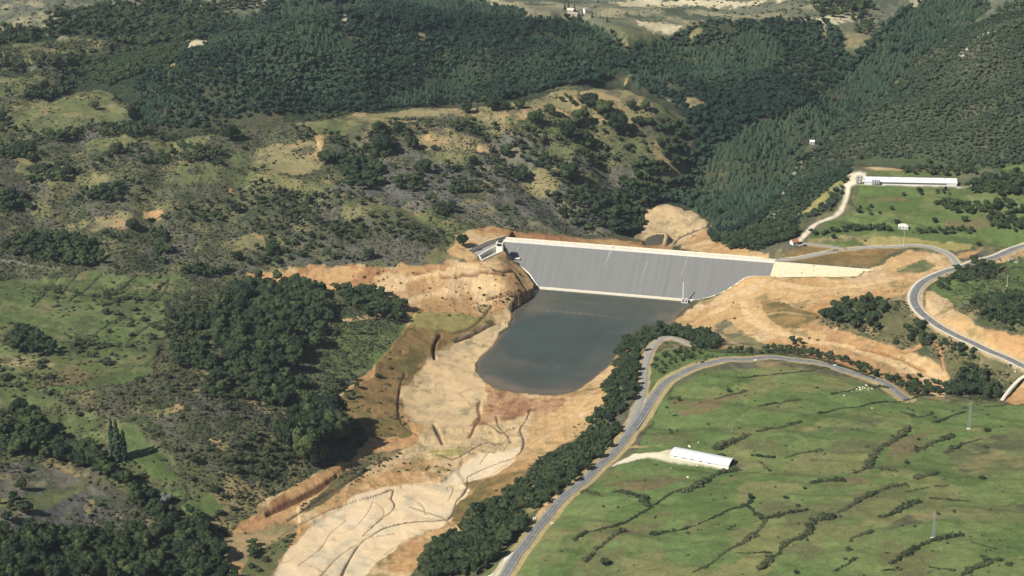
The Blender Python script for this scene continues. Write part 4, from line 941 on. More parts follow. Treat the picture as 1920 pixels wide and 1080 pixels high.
def scatter(poly, sp, jit=.45, seed=0):
    rng = np.random.default_rng(seed + 5); x0, y0 = poly.min(0); x1, y1 = poly.max(0)
    X, Y = np.meshgrid(np.arange(x0, x1 + sp, sp), np.arange(y0, y1 + sp, sp * .87)); X = X + (np.arange(len(X)) % 2)[:, None] * sp / 2
    X = X + rng.uniform(-jit, jit, X.shape) * sp; Y = Y + rng.uniform(-jit, jit, X.shape) * sp
    wx = X + 5 * fbm(X, Y, 22, 2, seed % 12); m = pip(wx, Y, poly)
    Q = np.stack([X[m], Y[m]], 1)
    for k, rad in (('orange', 24), ('forest', 10), ('hut', 10), ('tall', 10)):    # keep house plots clear
        c = PLOTS[k][0][:2] + np.array([PLOTS[k][1] / 2 - rad * .4, -rad * .2]); Q = Q[np.hypot(Q[:, 0] - c[0], Q[:, 1] - c[1]) > rad]
    return Q
def cls_at(x, y):
    i, j = gidx(x, y); return CLS[np.clip(np.round(i).astype(int), 0, NR - 1), np.clip(np.round(j).astype(int), 0, NA - 1)]
def shown(P):                                          # rough frame test
    dep = P[:, 1] * cp_ - (P[:, 2] - CAM_H) * sp_; up = P[:, 1] * sp_ + (P[:, 2] - CAM_H) * cp_
    x = 960 + FOC * P[:, 0] / dep; y = 540 - FOC * up / dep
    return (x > 0) & (x < 1920) & (y > 0) & (y < 1085), dep

# ---- woods whose trees are large enough to tell apart: outline, spacing, radius range, what it is beside
WOODS = [
 ("1096 800;1130 755;1150 690;1165 642;1210 620;1240 614;1236 634;1216 648;1204 690;1194 740;1160 780;1120 806", 7.0, (2.9, 4.6), 'dark oak between the lake shore and the grey lakeside track', 'oaks between the lake and the lakeside track'),
 ("1240 618;1338 624;1350 655;1305 655;1290 640;1240 634", 6.8, (3.2, 4.8), 'dark oak at the head of the lakeside track below the dam bank', 'oaks at the head of the lakeside track'),
 ("930 945;1000 882;1060 842;1110 812;1160 806;1166 826;1120 866;1060 916;1008 958;960 975", 6.8, (2.8, 4.8), 'dark oak on the bank between road and river bed near the barn lane', 'oaks on the bank under the old road, upper half'),
 ("770 1075;800 1034;860 992;930 945;960 975;985 985;975 1005;940 1040;900 1085;780 1085", 7.0, (3.4, 5.6), 'dark oak on the bank below the old road at the frame bottom', 'oaks on the bank under the old road, lower half'),
 ("385 590;420 560;470 528;560 534;602 552;618 600;590 650;545 685;500 690;440 670;400 640", 9.6, (3.2, 7.6), 'dark oak of the dense knoll wood beside the terraced green fields', 'oaks on the knoll, upper wood'),
 ("400 680;440 672;545 690;560 740;600 772;570 800;520 765;440 745;385 720", 9.4, (3.0, 7.0), 'dark oak on the lower slope of the knoll above the brown lake bank', 'oaks on the knoll, lower wood'),
 ("612 542;700 546;748 572;764 598;742 604;692 594;642 572", 8.5, (3.8, 6.0), 'dark oak of the clump at the point of the knoll above the bare earth', 'oaks at the point of the knoll'),
 ("-10 782;40 768;85 800;135 832;195 862;235 892;225 912;160 886;70 856;-10 850", 9.0, (4.0, 6.5), 'dark tree of the stream band behind the rough grey slope', 'trees along the side valley stream, upper part'),
 ("230 892;275 912;322 962;372 962;388 1000;335 1004;268 962;214 914", 9.0, (3.8, 6.4), 'dark tree of the lower stream band near the river bed', 'trees along the side valley stream, lower part'),
 ("-20 1012;100 1004;200 1004;300 990;362 988;420 1042;436 1100;-20 1100", 9.5, (4.0, 7.0), 'dark leafy tree of the corner wood below the rough grey slope', 'trees of the wood in the bottom corner'),
 ("556 802;602 786;640 795;640 842;604 880;562 868;542 832", 11., (7.5, 11.), 'tall dark oak at the red earth edge casting a long shadow', 'tall oaks above the red earth cutting'),
 ("0 455;60 444;140 444;190 474;200 498;150 503;60 488;0 478", 10., (3.8, 6.2), 'dark oak of the wood above the terraced green fields', 'oaks above the terraced fields'),
 ("278 442;308 432;328 480;302 504;278 490", 9.5, (4.0, 5.8), 'dark tree of the narrow clump at the head of the terraces', 'tall clump above the terraced fields'),
 ("20 625;60 618;100 652;92 668;20 668", 9.0, (3.8, 5.6), 'dark oak of the small clump above the red patch by the terraces', 'oaks above the red patch'),
 ("1532 602;1572 574;1640 558;1668 572;1650 600;1640 628;1560 606", 9.0, (3.6, 5.8), 'dark oak of the clump on the bare earth below the dam wing wall', 'oaks on the earth below the wing wall'),
 ("1682 622;1712 612;1756 628;1740 658;1702 650", 9.0, (3.2, 5.0), 'dark oak of the scrubby slope below the bend of the new road', 'oaks below the bend of the new road'),
 ("1778 742;1800 705;1850 700;1882 736;1870 750", 8.0, (3.4, 5.2), 'dark oak in the hollow between the meadow and the new road', 'oaks in the hollow by the meadow'),
 ("632 312;660 296;720 310;722 350;680 358;640 342", 10., (4.4, 6.4), 'dark oak of the round clump on the grey mid slope', 'oaks of the round clump on the mid slope'),
]
trees = []                                            # x, y, radius, wood index
for k, (s, sp, rr_, lb, gp) in enumerate(WOODS):
    P = scatter(wpoly(s), sp, .42, k); rng = np.random.default_rng(k)
    ok = ~np.isin(cls_at(P[:, 0], P[:, 1]), [ROAD]); P = P[ok]
    for x, y in P: trees.append((x, y, rng.uniform(*rr_), k))
LONE = """1272 752 9 small dark oak with two shadows standing on the reddish meadow patch
1366 736 8 small round oak at the hedge end on the reddish meadow patch
1442 884 6 very small dark tree alone in the meadow below the barn track
1722 826 6 slim dark tree alone on the brown patch among meadow hedges
1717 840 6 slim dark tree at the tip of the hedge beside the brown patch
1699 870 8 round dark tree in the meadow below the brown patch
1407 936 12 round tree at the bend of the middle meadow hedge
1493 1076 9 small dark tree at the bottom edge of the meadow
1133 1060 17 broad dark oak in the thick hedge near the bottom of the meadow
366 868 15 single slim grey oak in the scrub beyond the poplars
40 918 20 broad lone oak on the rough grey slope throwing a shadow
428 768 15 dark lone tree at the foot of the knoll wood
118 860 16 tall dark tree in front of the stream band
875 213 20 dark oak in the pale field below the forest edge
923 208 27 tall dark oak against the forest edge above the pale field
948 207 18 round oak beside the tall one in the pale field
975 203 20 round oak in the middle of the tan field under the forest
1033 216 22 dark oak in the tan field below the ridge
1003 234 28 broad oak on the lower edge of the tan field
1087 234 30 broad oak on the grey hollow below the ridge
950 292 22 round dark oak alone on the smooth grey field
888 310 18 small oak on the olive strip below the grey field
797 324 24 dark oak on the grey scrub in mid slope
710 252 22 left one of two oaks on the gold field edge
751 252 24 right one of two oaks on the gold field edge
717 288 34 broad oak on the grey patch beneath the gold field
773 280 22 pale green tree beside the gold patch
977 338 28 oak on the tan knob below the grey field
1063 260 28 broad oak at the bend of the field lane
1107 203 30 broad oak at the head of the ridge gully
1133 217 34 dark oak half way down the ridge gully
1160 250 38 large oak below the ridge gully
1183 206 18 first of three small oaks along the ridge lane
1210 207 18 second of three small oaks along the ridge lane
1197 234 18 small oak beneath the ridge lane
1218 235 18 small oak nearest the forest beneath the ridge lane
1067 340 36 large oak on the olive field above the dam
1100 270 22 oak on the far side of the round green field
433 264 34 broad dark oak at the edge of the gold field
614 308 30 broad dark oak beside the tan field
220 288 22 dark round oak inside the olive rings
188 306 14 slim tree below the olive rings
250 432 24 dark oak on the tan slope left of the tall clump
443 400 20 dark oak alone in the scrub above the earth cutting
512 480 26 broad dark oak just above the earth cutting
446 488 20 small dark oak above the end of the earth cutting
178 205 16 small oak in the far olive field
693 486 18 dark oak on the brow above the earth tracks
845 398 20 dark oak behind the spillway brow
1562 448 9 round tree alone in the field by the dam road
1682 421 11 round tree behind the white field hut
1834 462 10 round tree in the field above the road junction
1742 308 10 round tree in the orange field beyond the long shed
1610 400 9 small tree in the pasture below the feed silos
1672 394 9 dark bushy tree in the middle of the pasture
1752 418 10 tree on the brown strip right of the white hut
1808 416 12 broad tree on the brown strip of the pasture
1822 402 10 pair-topped tree at the far end of the brown strip
1826 492 14 dark tree at the road junction bend
868 461 22 dark rounded clump beside the spillway wall""".split('\n')
lone = []
for s in LONE:
    a = s.split(); p = at([float(a[0])], [float(a[1])])[0]; dep = p[1] * cp_ - (p[2] - CAM_H) * sp_
    lone.append((p[0], p[1], float(a[2]) * dep / FOC / 2 * 1.05, ' '.join(a[3:])))
T_ = np.array([(a, b_, c, k) for a, b_, c, k in trees]); Z_ = hz(T_[:, 0], T_[:, 1]); vis, dep = shown(np.stack([T_[:, 0], T_[:, 1], Z_ + T_[:, 2]], 1))
order = np.argsort(-np.where(vis, T_[:, 2] / dep, 0)); NI = 300 - len(lone)
own = set(order[:NI].tolist())
def add_tree(x, y, r, label, group, k, name='oak_tree', crowns=OAK, hs=1.0):
    z = float(hz(x, y)); t = thing(name, label, 'tree', (x, y, z - .15 * r), random.random() * 6.28, group)
    t.scale = (r, r, r * hs)
    link('trunk', TRK[k % 3], None, t); link('crown', crowns[k % len(crowns)], None, t); return t
SZ = ((.33, 'small-crowned'), (.66, 'mid-sized'), (2, 'broad-crowned'))
for q in own:
    x, y, r, k = T_[q]; k = int(k); lo, hi = WOODS[k][2]; w_ = next(b_ for a, b_ in SZ if (r - lo) / (hi - lo) <= a)
    ash = q % 6 == 2; lb = WOODS[k][3]; gp = WOODS[k][4]
    if ash: lb = lb.replace('dark oak', 'light green tree').replace('dark leafy tree', 'light green tree').replace('dark tree', 'light green tree').replace('the old road and the dry river bed', 'road and river bed'); gp = 'lighter trees among ' + gp
    add_tree(x, y, r, w_ + ' ' + lb, w_ + ' ' + gp, q, 'ash_tree' if ash else 'oak_tree', ASH if ash else OAK, hs=random.uniform(.8, 1.25) * (1.2 if 'tall dark' in WOODS[k][3] else 1))
for k, (x, y, r, lb) in enumerate(lone): add_tree(x, y, r, lb, None, k * 3 + 1, hs=random.uniform(.85, 1.1))
add_tree(*at([312], [945])[0, :2], 4.2, 'pale silvery tree standing out in the dark stream band', None, 1, 'willow_tree', [GREYC], 1.1)
rest = np.array([q for q in range(len(T_)) if q not in own])
wood_pts = [np.stack([T_[rest, 0], T_[rest, 1], Z_[rest] - .2, T_[rest, 2]], 1)]
# smaller or farther woods, counted in with the rest
MORE = [("-20 62;80 44;200 8;330 -8;440 36;350 78;250 84;130 62;60 80;-20 84", 9.5, (3.4, 6.)), ("-40 122;60 118;150 112;150 128;60 130;-40 134", 9, (3, 5)), ("1150 345;1215 300;1250 330;1225 380;1200 432;1160 442;1150 400", 8, (3.5, 6.)), ("1042 372;1092 352;1132 352;1160 420;1100 436;1040 402", 9, (3, 5)), ("735 342;790 335;800 358;760 366;735 360", 8, (3, 5)), ("840 345;900 342;905 362;850 368", 9, (3, 4.5)),
 ("1045 180;1100 185;1140 205;1170 232;1150 250;1110 225;1060 200", 12, (3, 5)), ("1235 225;1290 240;1290 310;1240 340;1220 270", 9, (4, 6)), ("1000 292;1040 300;1080 320;1090 350;1050 345;1000 310", 10, (3.5, 5)), ("1080 290;1130 275;1160 300;1110 320", 11, (3, 4.5)),
 ("85 255;150 245;150 262;95 268", 9, (4, 6)), ("0 285;40 275;90 292;60 305;0 298", 9, (3.5, 5.5)), ("55 320;130 318;130 342;60 344", 9, (4, 6)), ("145 362;230 355;230 380;150 385", 9, (4, 6)), ("0 370;50 365;55 395;0 398", 9, (4, 6)),
 ("180 240;250 235;300 248;260 262;190 258", 10, (3, 5)), ("255 300;330 275;410 280;420 300;330 305;260 312", 10, (2.5, 4.5)), ("800 380;850 385;850 410;810 412", 9, (3, 5)), ("680 280;740 262;745 290;700 300", 9, (3, 5)), ("1100 230;1130 225;1200 250;1230 300;1190 310;1150 270", 13, (3, 5)),
 ("1740 385;1790 372;1830 385;1900 380;1930 400;1930 440;1870 440;1830 430;1850 405;1790 402", 8.5, (3, 5.)), ("1845 335;1920 325;1930 375;1840 368;1812 352", 8, (3.5, 5.5)), ("1680 318;1740 318;1800 316;1845 330;1830 336;1760 330;1700 328", 7.5, (2.6, 4.2)), ("1500 440;1560 430;1600 428;1672 426;1672 434;1600 436;1530 444", 6.5, (2.2, 3.4)), ("1715 432;1830 430;1830 440;1720 440", 7, (2.4, 3.6)), ("1640 358;1700 362;1780 358;1780 366;1700 370", 9, (2, 3.4)), ("1600 385;1640 388;1650 404;1610 404", 11, (2, 3)),
 ("1320 455;1400 440;1420 425;1490 412;1498 440;1482 462;1440 474;1400 470;1340 462", 7.5, (3.6, 5.5)), ("1582 332;1600 330;1590 355;1580 350", 7, (3, 4)), ("1340 658;1420 656;1500 654;1560 668;1620 686;1655 704;1640 708;1570 680;1480 664;1400 664", 7.5, (2.0, 3.4)), ("1480 640;1500 636;1505 655;1485 656", 7, (3, 4)), ("1650 705;1720 708;1770 722;1760 742;1690 738", 8, (2, 3.4)),
 ("1790 505;1830 492;1880 505;1860 525;1800 530", 7, (2.6, 4)), ("1820 568;1860 556;1940 550;1940 626;1870 612", 6.5, (2.6, 4.2)), ("1755 530;1790 515;1780 545;1760 548", 7, (2, 3.2)), ("1215 690;1240 668;1300 652;1335 655;1300 668;1250 690;1225 712", 8, (1.6, 2.8)), ("1750 650;1800 645;1850 690;1830 705;1800 690", 8, (2.2, 4)),
 ("120 135;150 118;200 112;240 100;330 95;345 110;300 130;240 150;200 165;170 150", 7, (3.6, 6.)), ("60 170;120 150;130 172;90 190;50 190", 7.5, (4, 6)), ("0 55;70 58;60 72;0 78", 12, (4, 7)), ("85 30;190 20;330 20;330 45;220 60;120 45", 11, (4, 7)), ("200 60;330 40;350 70;280 90;210 80", 12, (4, 7)), ("310 130;345 128;340 150;315 160", 10, (4, 6)), ("360 10;520 0;480 20;380 28", 13, (4, 7)), ("0 210;20 200;25 240;0 250", 11, (4, 6)), ("1520 5;1620 0;1640 20;1540 40", 13, (4, 7)), ("1250 0;1280 2;1270 8", 12, (4, 6)), ("1590 10;1620 5;1640 60;1610 70", 10, (3, 5)),
 ("600 730;680 700;640 780;610 780", 12, (2.5, 4)), ("640 800;660 812;680 832;650 850;640 830", 7, (4, 6)), ("300 600;360 560;400 560;380 620;390 700;330 690", 9, (2.5, 4.4)), ("330 640;400 640;400 690;340 690", 10, (2.8, 4.6)), ("500 790;560 800;545 850;500 880;450 840", 13, (2, 4)), ("360 720;400 722;440 748;420 760;380 745", 10, (2.6, 4)), ("430 850;540 850;560 870;500 910;440 900", 12, (2.2, 4.2)), ("0 925;40 930;50 960;0 1000", 10, (3, 5)), ("460 1025;475 1018;480 1050;465 1056", 6, (2.6, 3.6)), ("340 505;400 502;440 512;400 520;350 515", 7, (2.8, 4.2))]
for k, (s, sp, rr_) in enumerate(MORE):
    P = scatter(wpoly(s), sp, .45, k + 30); rng = np.random.default_rng(k + 60); P = P[~np.isin(cls_at(P[:, 0], P[:, 1]), [ROAD, SILT])]
    wood_pts.append(np.stack([P[:, 0], P[:, 1], hz(P[:, 0], P[:, 1]) - .3, rng.uniform(*rr_, len(P))], 1))
# scattered trees over the open slopes
big = wpoly("-20 130;300 250;480 220;640 216;900 215;1080 190;1220 215;1240 330;1150 440;900 425;860 440;780 490;480 500;330 505;-20 440")
P = scatter(big, 12, .5, 3); keep = (fbm(P[:, 0], P[:, 1], 60, 3, 8) > .10) & np.isin(cls_at(P[:, 0], P[:, 1]), [SCRUB, GREY]); P = P[keep]
wood_pts.append(np.stack([P[:, 0], P[:, 1], hz(P[:, 0], P[:, 1]) - .3, RNG.uniform(1.8, 4.6, len(P))], 1))
W3 = np.vstack(wood_pts); dist = np.hypot(W3[:, 0], W3[:, 1])
nearm = dist < 2000
tag(merged('open_woodland', W3, W3[:, 3], W3[:, 3] * RNG.uniform(.85, 1.15, len(W3)), LOD1, M['oak'], (RNG.random(len(W3)) - .5) * .5, 1), None, None, None, 'stuff')
# forests that read as one mass
def in_frame(P, mar=120):
    x = P[:, 0]; return np.ones(len(x), bool)
fb = wpoly(F_BACK); P = scatter(fb, 6.6, .48, 1); ok = (cls_at(P[:, 0], P[:, 1]) == FOREST) & (fbm(P[:, 0], P[:, 1], 55, 4, 10, .6) < .9) & (RNG.random(len(P)) > .03); P = P[ok]
pine_zone = [wpoly(s) for s in ("1320 462;1430 400;1480 342;1500 290;1640 190;1720 108;1800 56;1900 4;1760 -20;1680 40;1600 130;1520 200;1400 240;1340 280;1310 340;1300 400", "700 190;800 165;860 120;900 130;880 180;780 200", "700 -10;900 -10;1000 20;1100 34;1230 66;1200 78;1080 50;900 30;760 20", "540 40;640 60;660 110;560 100")]
pm = np.zeros(len(P), bool)
for z_ in pine_zone: pm |= pip(P[:, 0], P[:, 1], z_)
pm |= (fbm(P[:, 0], P[:, 1], 150, 3, 4) > .42)
pm &= RNG.random(len(P)) < .9
PP = P[pm]; PO = P[~pm]
pz = hz(PP[:, 0], PP[:, 1]); r = RNG.uniform(2.8, 4.6, len(PP)); tag(merged('pine_forest', np.stack([PP[:, 0], PP[:, 1], pz - 1.5], 1), r, RNG.uniform(1.5, 2.9, len(PP)), PIN, M['pine'], .3 * fbm(PP[:, 0], PP[:, 1], 90, 2, 3) + (RNG.random(len(PP)) - .5) * .45, 2), None, None, None, 'stuff')
oz = hz(PO[:, 0], PO[:, 1]); r = RNG.uniform(2.8, 5.8, len(PO)) * (1 + .25 * fbm(PO[:, 0], PO[:, 1], 80, 2, 2)); tag(merged('oak_forest', np.stack([PO[:, 0], PO[:, 1], oz - 1.2], 1), r, r * RNG.uniform(.75, 1.15, len(PO)), LOD2, M['oakwood'], .5 * fbm(PO[:, 0], PO[:, 1], 130, 3, 6) + (RNG.random(len(PO)) - .5) * .5, 3), None, None, None, 'stuff')
fr = wpoly(F_RIGHT); P = scatter(fr, 5.4, .48, 2); P = P[cls_at(P[:, 0], P[:, 1]) == FOREST]; pm = np.zeros(len(P), bool)
for z_ in pine_zone[:1]: pm |= pip(P[:, 0], P[:, 1], z_)
P = P[~pm & (fbm(P[:, 0], P[:, 1], 60, 3, 2) > -1.1)]
r = RNG.uniform(1.9, 3.9, len(P)) * (1 + .25 * fbm(P[:, 0], P[:, 1], 100, 2, 7)); tag(merged('hillside_thicket', np.stack([P[:, 0], P[:, 1], hz(P[:, 0], P[:, 1]) - .8], 1), r, r * RNG.uniform(.7, 1.1, len(P)), LOD2, M['thicket'], .35 * fbm(P[:, 0], P[:, 1], 120, 3, 9) + (RNG.random(len(P)) - .5) * .4, 4), None, None, None, 'stuff')
# low scrub over the open slopes
allp = wpoly("-330 1100;-330 130;300 60;640 214;900 190;1090 160;1240 220;1210 400;1160 445;1000 440;860 430;840 470;780 495;450 515;560 535;770 600;640 740;700 845;470 985;400 1040;440 1100")
P = scatter(allp, 3.1, .5, 4); c = cls_at(P[:, 0], P[:, 1]); nz = fbm(P[:, 0], P[:, 1], 38, 4, 7, .6) + .25 * fbm(P[:, 0], P[:, 1], 160, 2, 3)
den = np.select([c == SCRUB, c == GREY, c == MEADOW, c == DRY, c == FOREST], [1.0, .5, .11, .36, .5], 0.) + np.where((c == SCRUB) | (c == GREY) | (c == DRY), .85, .42) * nz
den = np.where(np.isin(c, [ROAD, SOIL, SILT]), 0, den); keep = RNG.random(len(P)) < den; P = P[keep]; nz = nz[keep]
parts_ = [P]
for s, sp, d0 in (("1528 604;1565 575;1640 560;1690 568;1720 605;1765 632;1700 655;1600 622", 3.0, .9), ("1740 640;1790 640;1850 680;1915 705;1900 735;1870 755;1790 745;1780 700;1745 670", 2.8, .95), ("1745 540;1790 510;1850 490;1960 470;1960 625;1860 612;1800 575", 3.2, .6), ("1790 580;1840 560;1960 545;1960 628;1870 615", 2.8, 1.), ("690 855;760 845;700 880;600 950;560 965;620 905", 3.2, .6),
                  ("1262 604;1340 556;1450 530;1640 540;1740 525;1690 560;1530 602;1762 682;1772 745;1600 690;1400 655;1330 628", 6, .06), ("450 512;700 497;900 500;985 510;985 560;900 600;760 590;620 545", 4.2, .11), ("880 572;960 540;978 548;900 588", 3.0, .45), ("640 780;700 700;760 620;780 700;770 810;720 830", 4, .24), ("880 620;930 620;900 660;880 720;870 690", 3, .5), ("1215 690;1240 665;1320 652;1440 662;1300 690;1240 720", 4.5, .3), ("1080 800;1130 740;1150 700;1120 780;1000 890;900 960;920 930", 4.5, .2), ("470 1040;520 1010;560 1000;520 1062;500 1090;450 1090", 3.4, .4)):
    Q = scatter(wpoly(s), sp, .5, int(sp * 10)); n_ = fbm(Q[:, 0], Q[:, 1], 30, 3, 5); c = cls_at(Q[:, 0], Q[:, 1]); Q = Q[(RNG.random(len(Q)) < d0 * (1 + 1.4 * n_)) & ~np.isin(c, [ROAD, SILT])]; parts_.append(Q)
mp = wpoly("1000 1085;1130 920;1200 850;1262 725;1320 698;1500 692;1690 750;1960 765;2000 1085"); Q = scatter(mp, 8, .5, 9); n_ = fbm(Q[:, 0] * .5 + Q[:, 1] * .8, Q[:, 1] * .5 - Q[:, 0] * .3, 40, 4, 5, .6); Q = Q[(RNG.random(len(Q)) < .08 + .4 * np.maximum(n_ - .15, 0)) & (cls_at(Q[:, 0], Q[:, 1]) == MEADOW)]; parts_.append(Q)
ep = wpoly("1508 446;1545 422;1600 395;1612 350;1800 352;1940 372;1940 462;1790 470;1640 460"); Q = scatter(ep, 11, .5, 9); Q = Q[RNG.random(len(Q)) < .12]; parts_.append(Q)
far_p = wpoly("-60 130;-60 0;520 0;400 50;310 110;255 160;270 190;235 215;60 260;-60 260"); Q = scatter(far_p, 8, .5, 8); Q = Q[RNG.random(len(Q)) < .5 + .5 * fbm(Q[:, 0], Q[:, 1], 70, 3, 4)]; parts_.append(Q)
top_p = wpoly("1000 -20;1750 -20;1620 60;1480 34;1230 60;1180 70"); Q = scatter(top_p, 12, .5, 8); Q = Q[RNG.random(len(Q)) < .36 + .5 * fbm(Q[:, 0], Q[:, 1], 90, 3, 4)]; parts_.append(Q)
tp_ = wpoly("-40 545;50 520;150 512;318 514;362 530;342 570;300 640;285 700;200 722;100 742;-40 770"); Q = scatter(tp_, 7.5, .5, 7); Q = Q[(RNG.random(len(Q)) < .12 + .6 * fbm(Q[:, 0], Q[:, 1], 45, 3, 4)) & (cls_at(Q[:, 0], Q[:, 1]) == MEADOW)]; nbig = len(Q); parts_.append(Q)
P = np.vstack(parts_); z_ = hz(P[:, 0], P[:, 1]); far = np.hypot(P[:, 0], P[:, 1]); r = RNG.lognormal(.12, .42, len(P)).clip(.5, 3.4) * np.where(far > 2500, 1.7, 1.0); r[len(P) - nbig:] = RNG.uniform(1.3, 3.9, nbig)
nf = far < 1750
sc_t = .3 * fbm(P[:, 0], P[:, 1], 50, 3, 11) + (RNG.random(len(P)) - .5) * .5
# the bushes that show largest stand alone, the rest is scrub
vis, dep = shown(np.stack([P[:, 0], P[:, 1], z_ + r], 1)); order = np.argsort(-np.where(vis & nf, r / dep, 0)); bown = order[:230]; keep = np.ones(len(P), bool); keep[bown] = False
BZ = [(wpoly(s), l) for s, l in (("1000 1090;1130 920;1200 850;1262 725;1320 698;1500 692;1690 750;1960 765;2000 1090", 'rounded dark bush in the green hillside meadow'), ("-60 545;50 520;150 512;318 514;362 530;342 570;300 640;285 700;200 722;100 742;-60 770", 'bush on the terraced green fields'), ("-60 870;60 860;160 900;260 960;330 1000;280 1010;-60 1010", 'bush on the rough grey slope above the corner wood'),
      ("-60 760;110 735;200 730;300 760;360 820;420 870;340 900;230 880;120 820;60 770", 'bush on the grass of the side valley around the poplars'), ("240 740;330 715;420 740;520 790;560 860;480 920;380 870;300 790", 'bush on the dark heath between the poplars and the tall oaks'), ("300 520;640 520;620 620;600 740;620 800;540 800;420 740;320 680", 'bush among the oaks of the knoll'), ("560 560;800 560;760 640;640 760", 'bush on the green flank of the knoll'), ("380 840;700 820;560 960;400 1040", 'bush beside the red earth cutting'))]
for n_i, q in enumerate(bown):
    lb = next((l for pl, l in BZ if pip(np.array([P[q, 0]]), np.array([P[q, 1]]), pl)[0]), 'bush on the scrubby slope around the bare earth')
    wd = 'large' if r[q] > 2.9 else 'medium' if r[q] > 2.2 else 'low'
    o = link('bush', BUSHM[n_i % 6], None, None, (P[q, 0], P[q, 1], z_[q] - .15), random.random() * 6.28); o.scale = (r[q] * 1.1, r[q] * random.uniform(.85, 1.15), r[q])
    tag(o, wd + ' ' + lb, 'bush', wd + ' ' + lb.replace('bush', 'bushes', 1))
P, r, z_, sc_t, nf = P[keep], r[keep], z_[keep], sc_t[keep], nf[keep]
for nm, msk, tm in (('scrub', nf, SH1), ('scrub', ~nf, SH2)):
    Q = np.stack([P[msk, 0], P[msk, 1], z_[msk] - .15], 1); tag(merged(nm, Q, r[msk] * 1.1, r[msk] * RNG.uniform(.7, 1.1, msk.sum()), tm, M['shrub'], sc_t[msk], 5), None, None, None, 'stuff')

# ---- hedges: each row is one thing
HEDGES = """2.2|1560 740;1595 733;1640 727;1665 728|bushy hedge with pale stones at the top of the meadow under the road end
1.7|1537 775;1573 767;1630 758;1703 750;1753 743|long dark hedge running to the hollow at the meadow top
1.6|1847 763;1885 760;1925 757|dark hedge on the meadow brow nearest the concrete path
3.4|1345 842;1380 828;1402 815|thick leafy hedge just behind the barn's dark end
1.4|1420 810;1460 803;1482 797|thin hedge leading away from the thick barn hedge
2.2|1478 797;1502 791|rounded short hedge end in the upper meadow
1.6|1410 853;1453 858|low dotted hedge right of the barn's bare ground
2.4|1473 859;1510 849;1540 845|dark hedge with tree-like tip in mid meadow
3.8|1623 880;1635 858;1647 843;1680 822;1703 803|tall tree-like hedge beside the brown meadow patch
2.8|1716 846;1747 832;1782 818|curved dark hedge on the far side of the brown patch
2.0|1770 850;1800 835;1840 823|slim dark hedge below the upper pylon
2.8|1520 906;1547 902;1583 901|short thick hedge on a brown patch in mid meadow
1.8|1600 888;1633 878;1682 884|hedge joining the foot of the tall tree-like hedge
2.6|1717 898;1740 892;1760 886|short dark hedge at the brown strip below the round tree
2.2|1570 963;1597 947;1633 928;1673 912;1702 910|long stepped hedge through the middle of the meadow
1.8|1697 923;1727 917;1777 911|low dark hedge just below the long stepped one
3.2|1653 970;1687 957;1723 938|stout dark hedge above the lower pylon
1.8|1743 935;1775 937;1815 940|hedge reaching right from the stout dark one
2.2|1280 993;1323 977;1360 960;1393 950;1407 940|hedge rising to the round tree in the lower meadow
1.8|1403 950;1425 968;1437 977|short steep hedge below the round tree
1.8|1437 973;1467 965;1510 957|hedge with bushy end right of the steep short one
1.9|1300 1073;1333 1057;1363 1033;1390 1020;1420 997;1434 978|long narrow hedge running down to the bottom edge
1.4|1380 1037;1415 1037;1447 1037|straight thin hedge low in the meadow
2.8|1427 1067;1457 1040;1473 1020;1513 1003;1523 980;1557 970|wide ragged hedge from the bottom edge to mid meadow
1.5|1597 1010;1633 997|tiny hedge alone in the lower meadow
2.4|1670 1057;1710 1033;1753 1013;1805 1004|long dark hedge at the foot of the lower pylon
1.5|1813 1013;1867 1030|thin broken hedge right of the lower pylon hedge
2.4|1567 1070;1607 1047|stubby hedge at the bottom edge by a brown patch
2.8|1807 1077;1867 1050|hedge in the bottom corner of the meadow
2.6|1655 1070;1690 1068|bushy hedge at the bottom edge under the pylon hedge
2.0|1743 1063;1787 1070|low hedge clump near the bottom corner
1.7|1077 1013;1107 997;1163 983;1207 960;1257 926;1285 915|long thin hedge climbing from the road to the barn field
2.4|1100 1053;1115 1035;1133 1020;1173 997|ragged hedge beside the broad oak near the road
2.0|1223 1003;1277 993|short hedge between the lower meadow strips
2.4|1153 922;1200 933;1213 948|bushy hedge on the brown patch by the road
2.4|1093 922;1130 931|dark hedge touching the road below the barn lane
2.6|1280 923;1313 907;1347 889;1380 880|hedge with tall tip in front of the barn
1.5|1342 749;1379 739;1399 733|thin hedge holding the small round oak in the upper meadow
1.3|1423 761;1460 755|small dotted hedge in the upper meadow
1.3|1251 751;1270 746|tiny hedge at the two-shadow oak by the road
3.2|722 222;790 224;840 228;873 235;925 240|long dark hedge of trees between the pale fields under the forest
1.5|1542 437;1600 432;1670 430|dark straight hedge beside the white field hut
1.8|1720 433;1765 431;1828 433|dark hedge right of the white field hut
1.6|1500 668;1560 682;1600 694;1640 710|dark roadside hedge along the outer bend of the old road
2.0|1340 660;1400 662;1470 663|dark hedge along the top of the old road bend
1.4|1690 772;1725 782;1750 776|scattered hedge in the field above the upper pylon
1.6|1753 792;1785 780;1812 772|hedge with round top just left of the upper pylon
1.5|1460 758;1478 752;1500 750|faint hedge on the far edge of the meadow
1.2|1378 707;1445 703;1500 697;1555 691|thin hedge just inside the old road bend
1.2|128 565;165 540;190 513|thin dark field bank, second from the left on the terraces
1.2|203 557;240 530;258 516|thin dark field bank in the middle of the terraces
1.2|257 568;290 548;318 523|thin dark field bank near the knoll on the terraces
1.6|153 645;200 612;235 592|ragged hedge across the lower terraces
1.6|240 640;275 615;305 600|ragged hedge on the terraces beside the knoll wood""".split('\n')
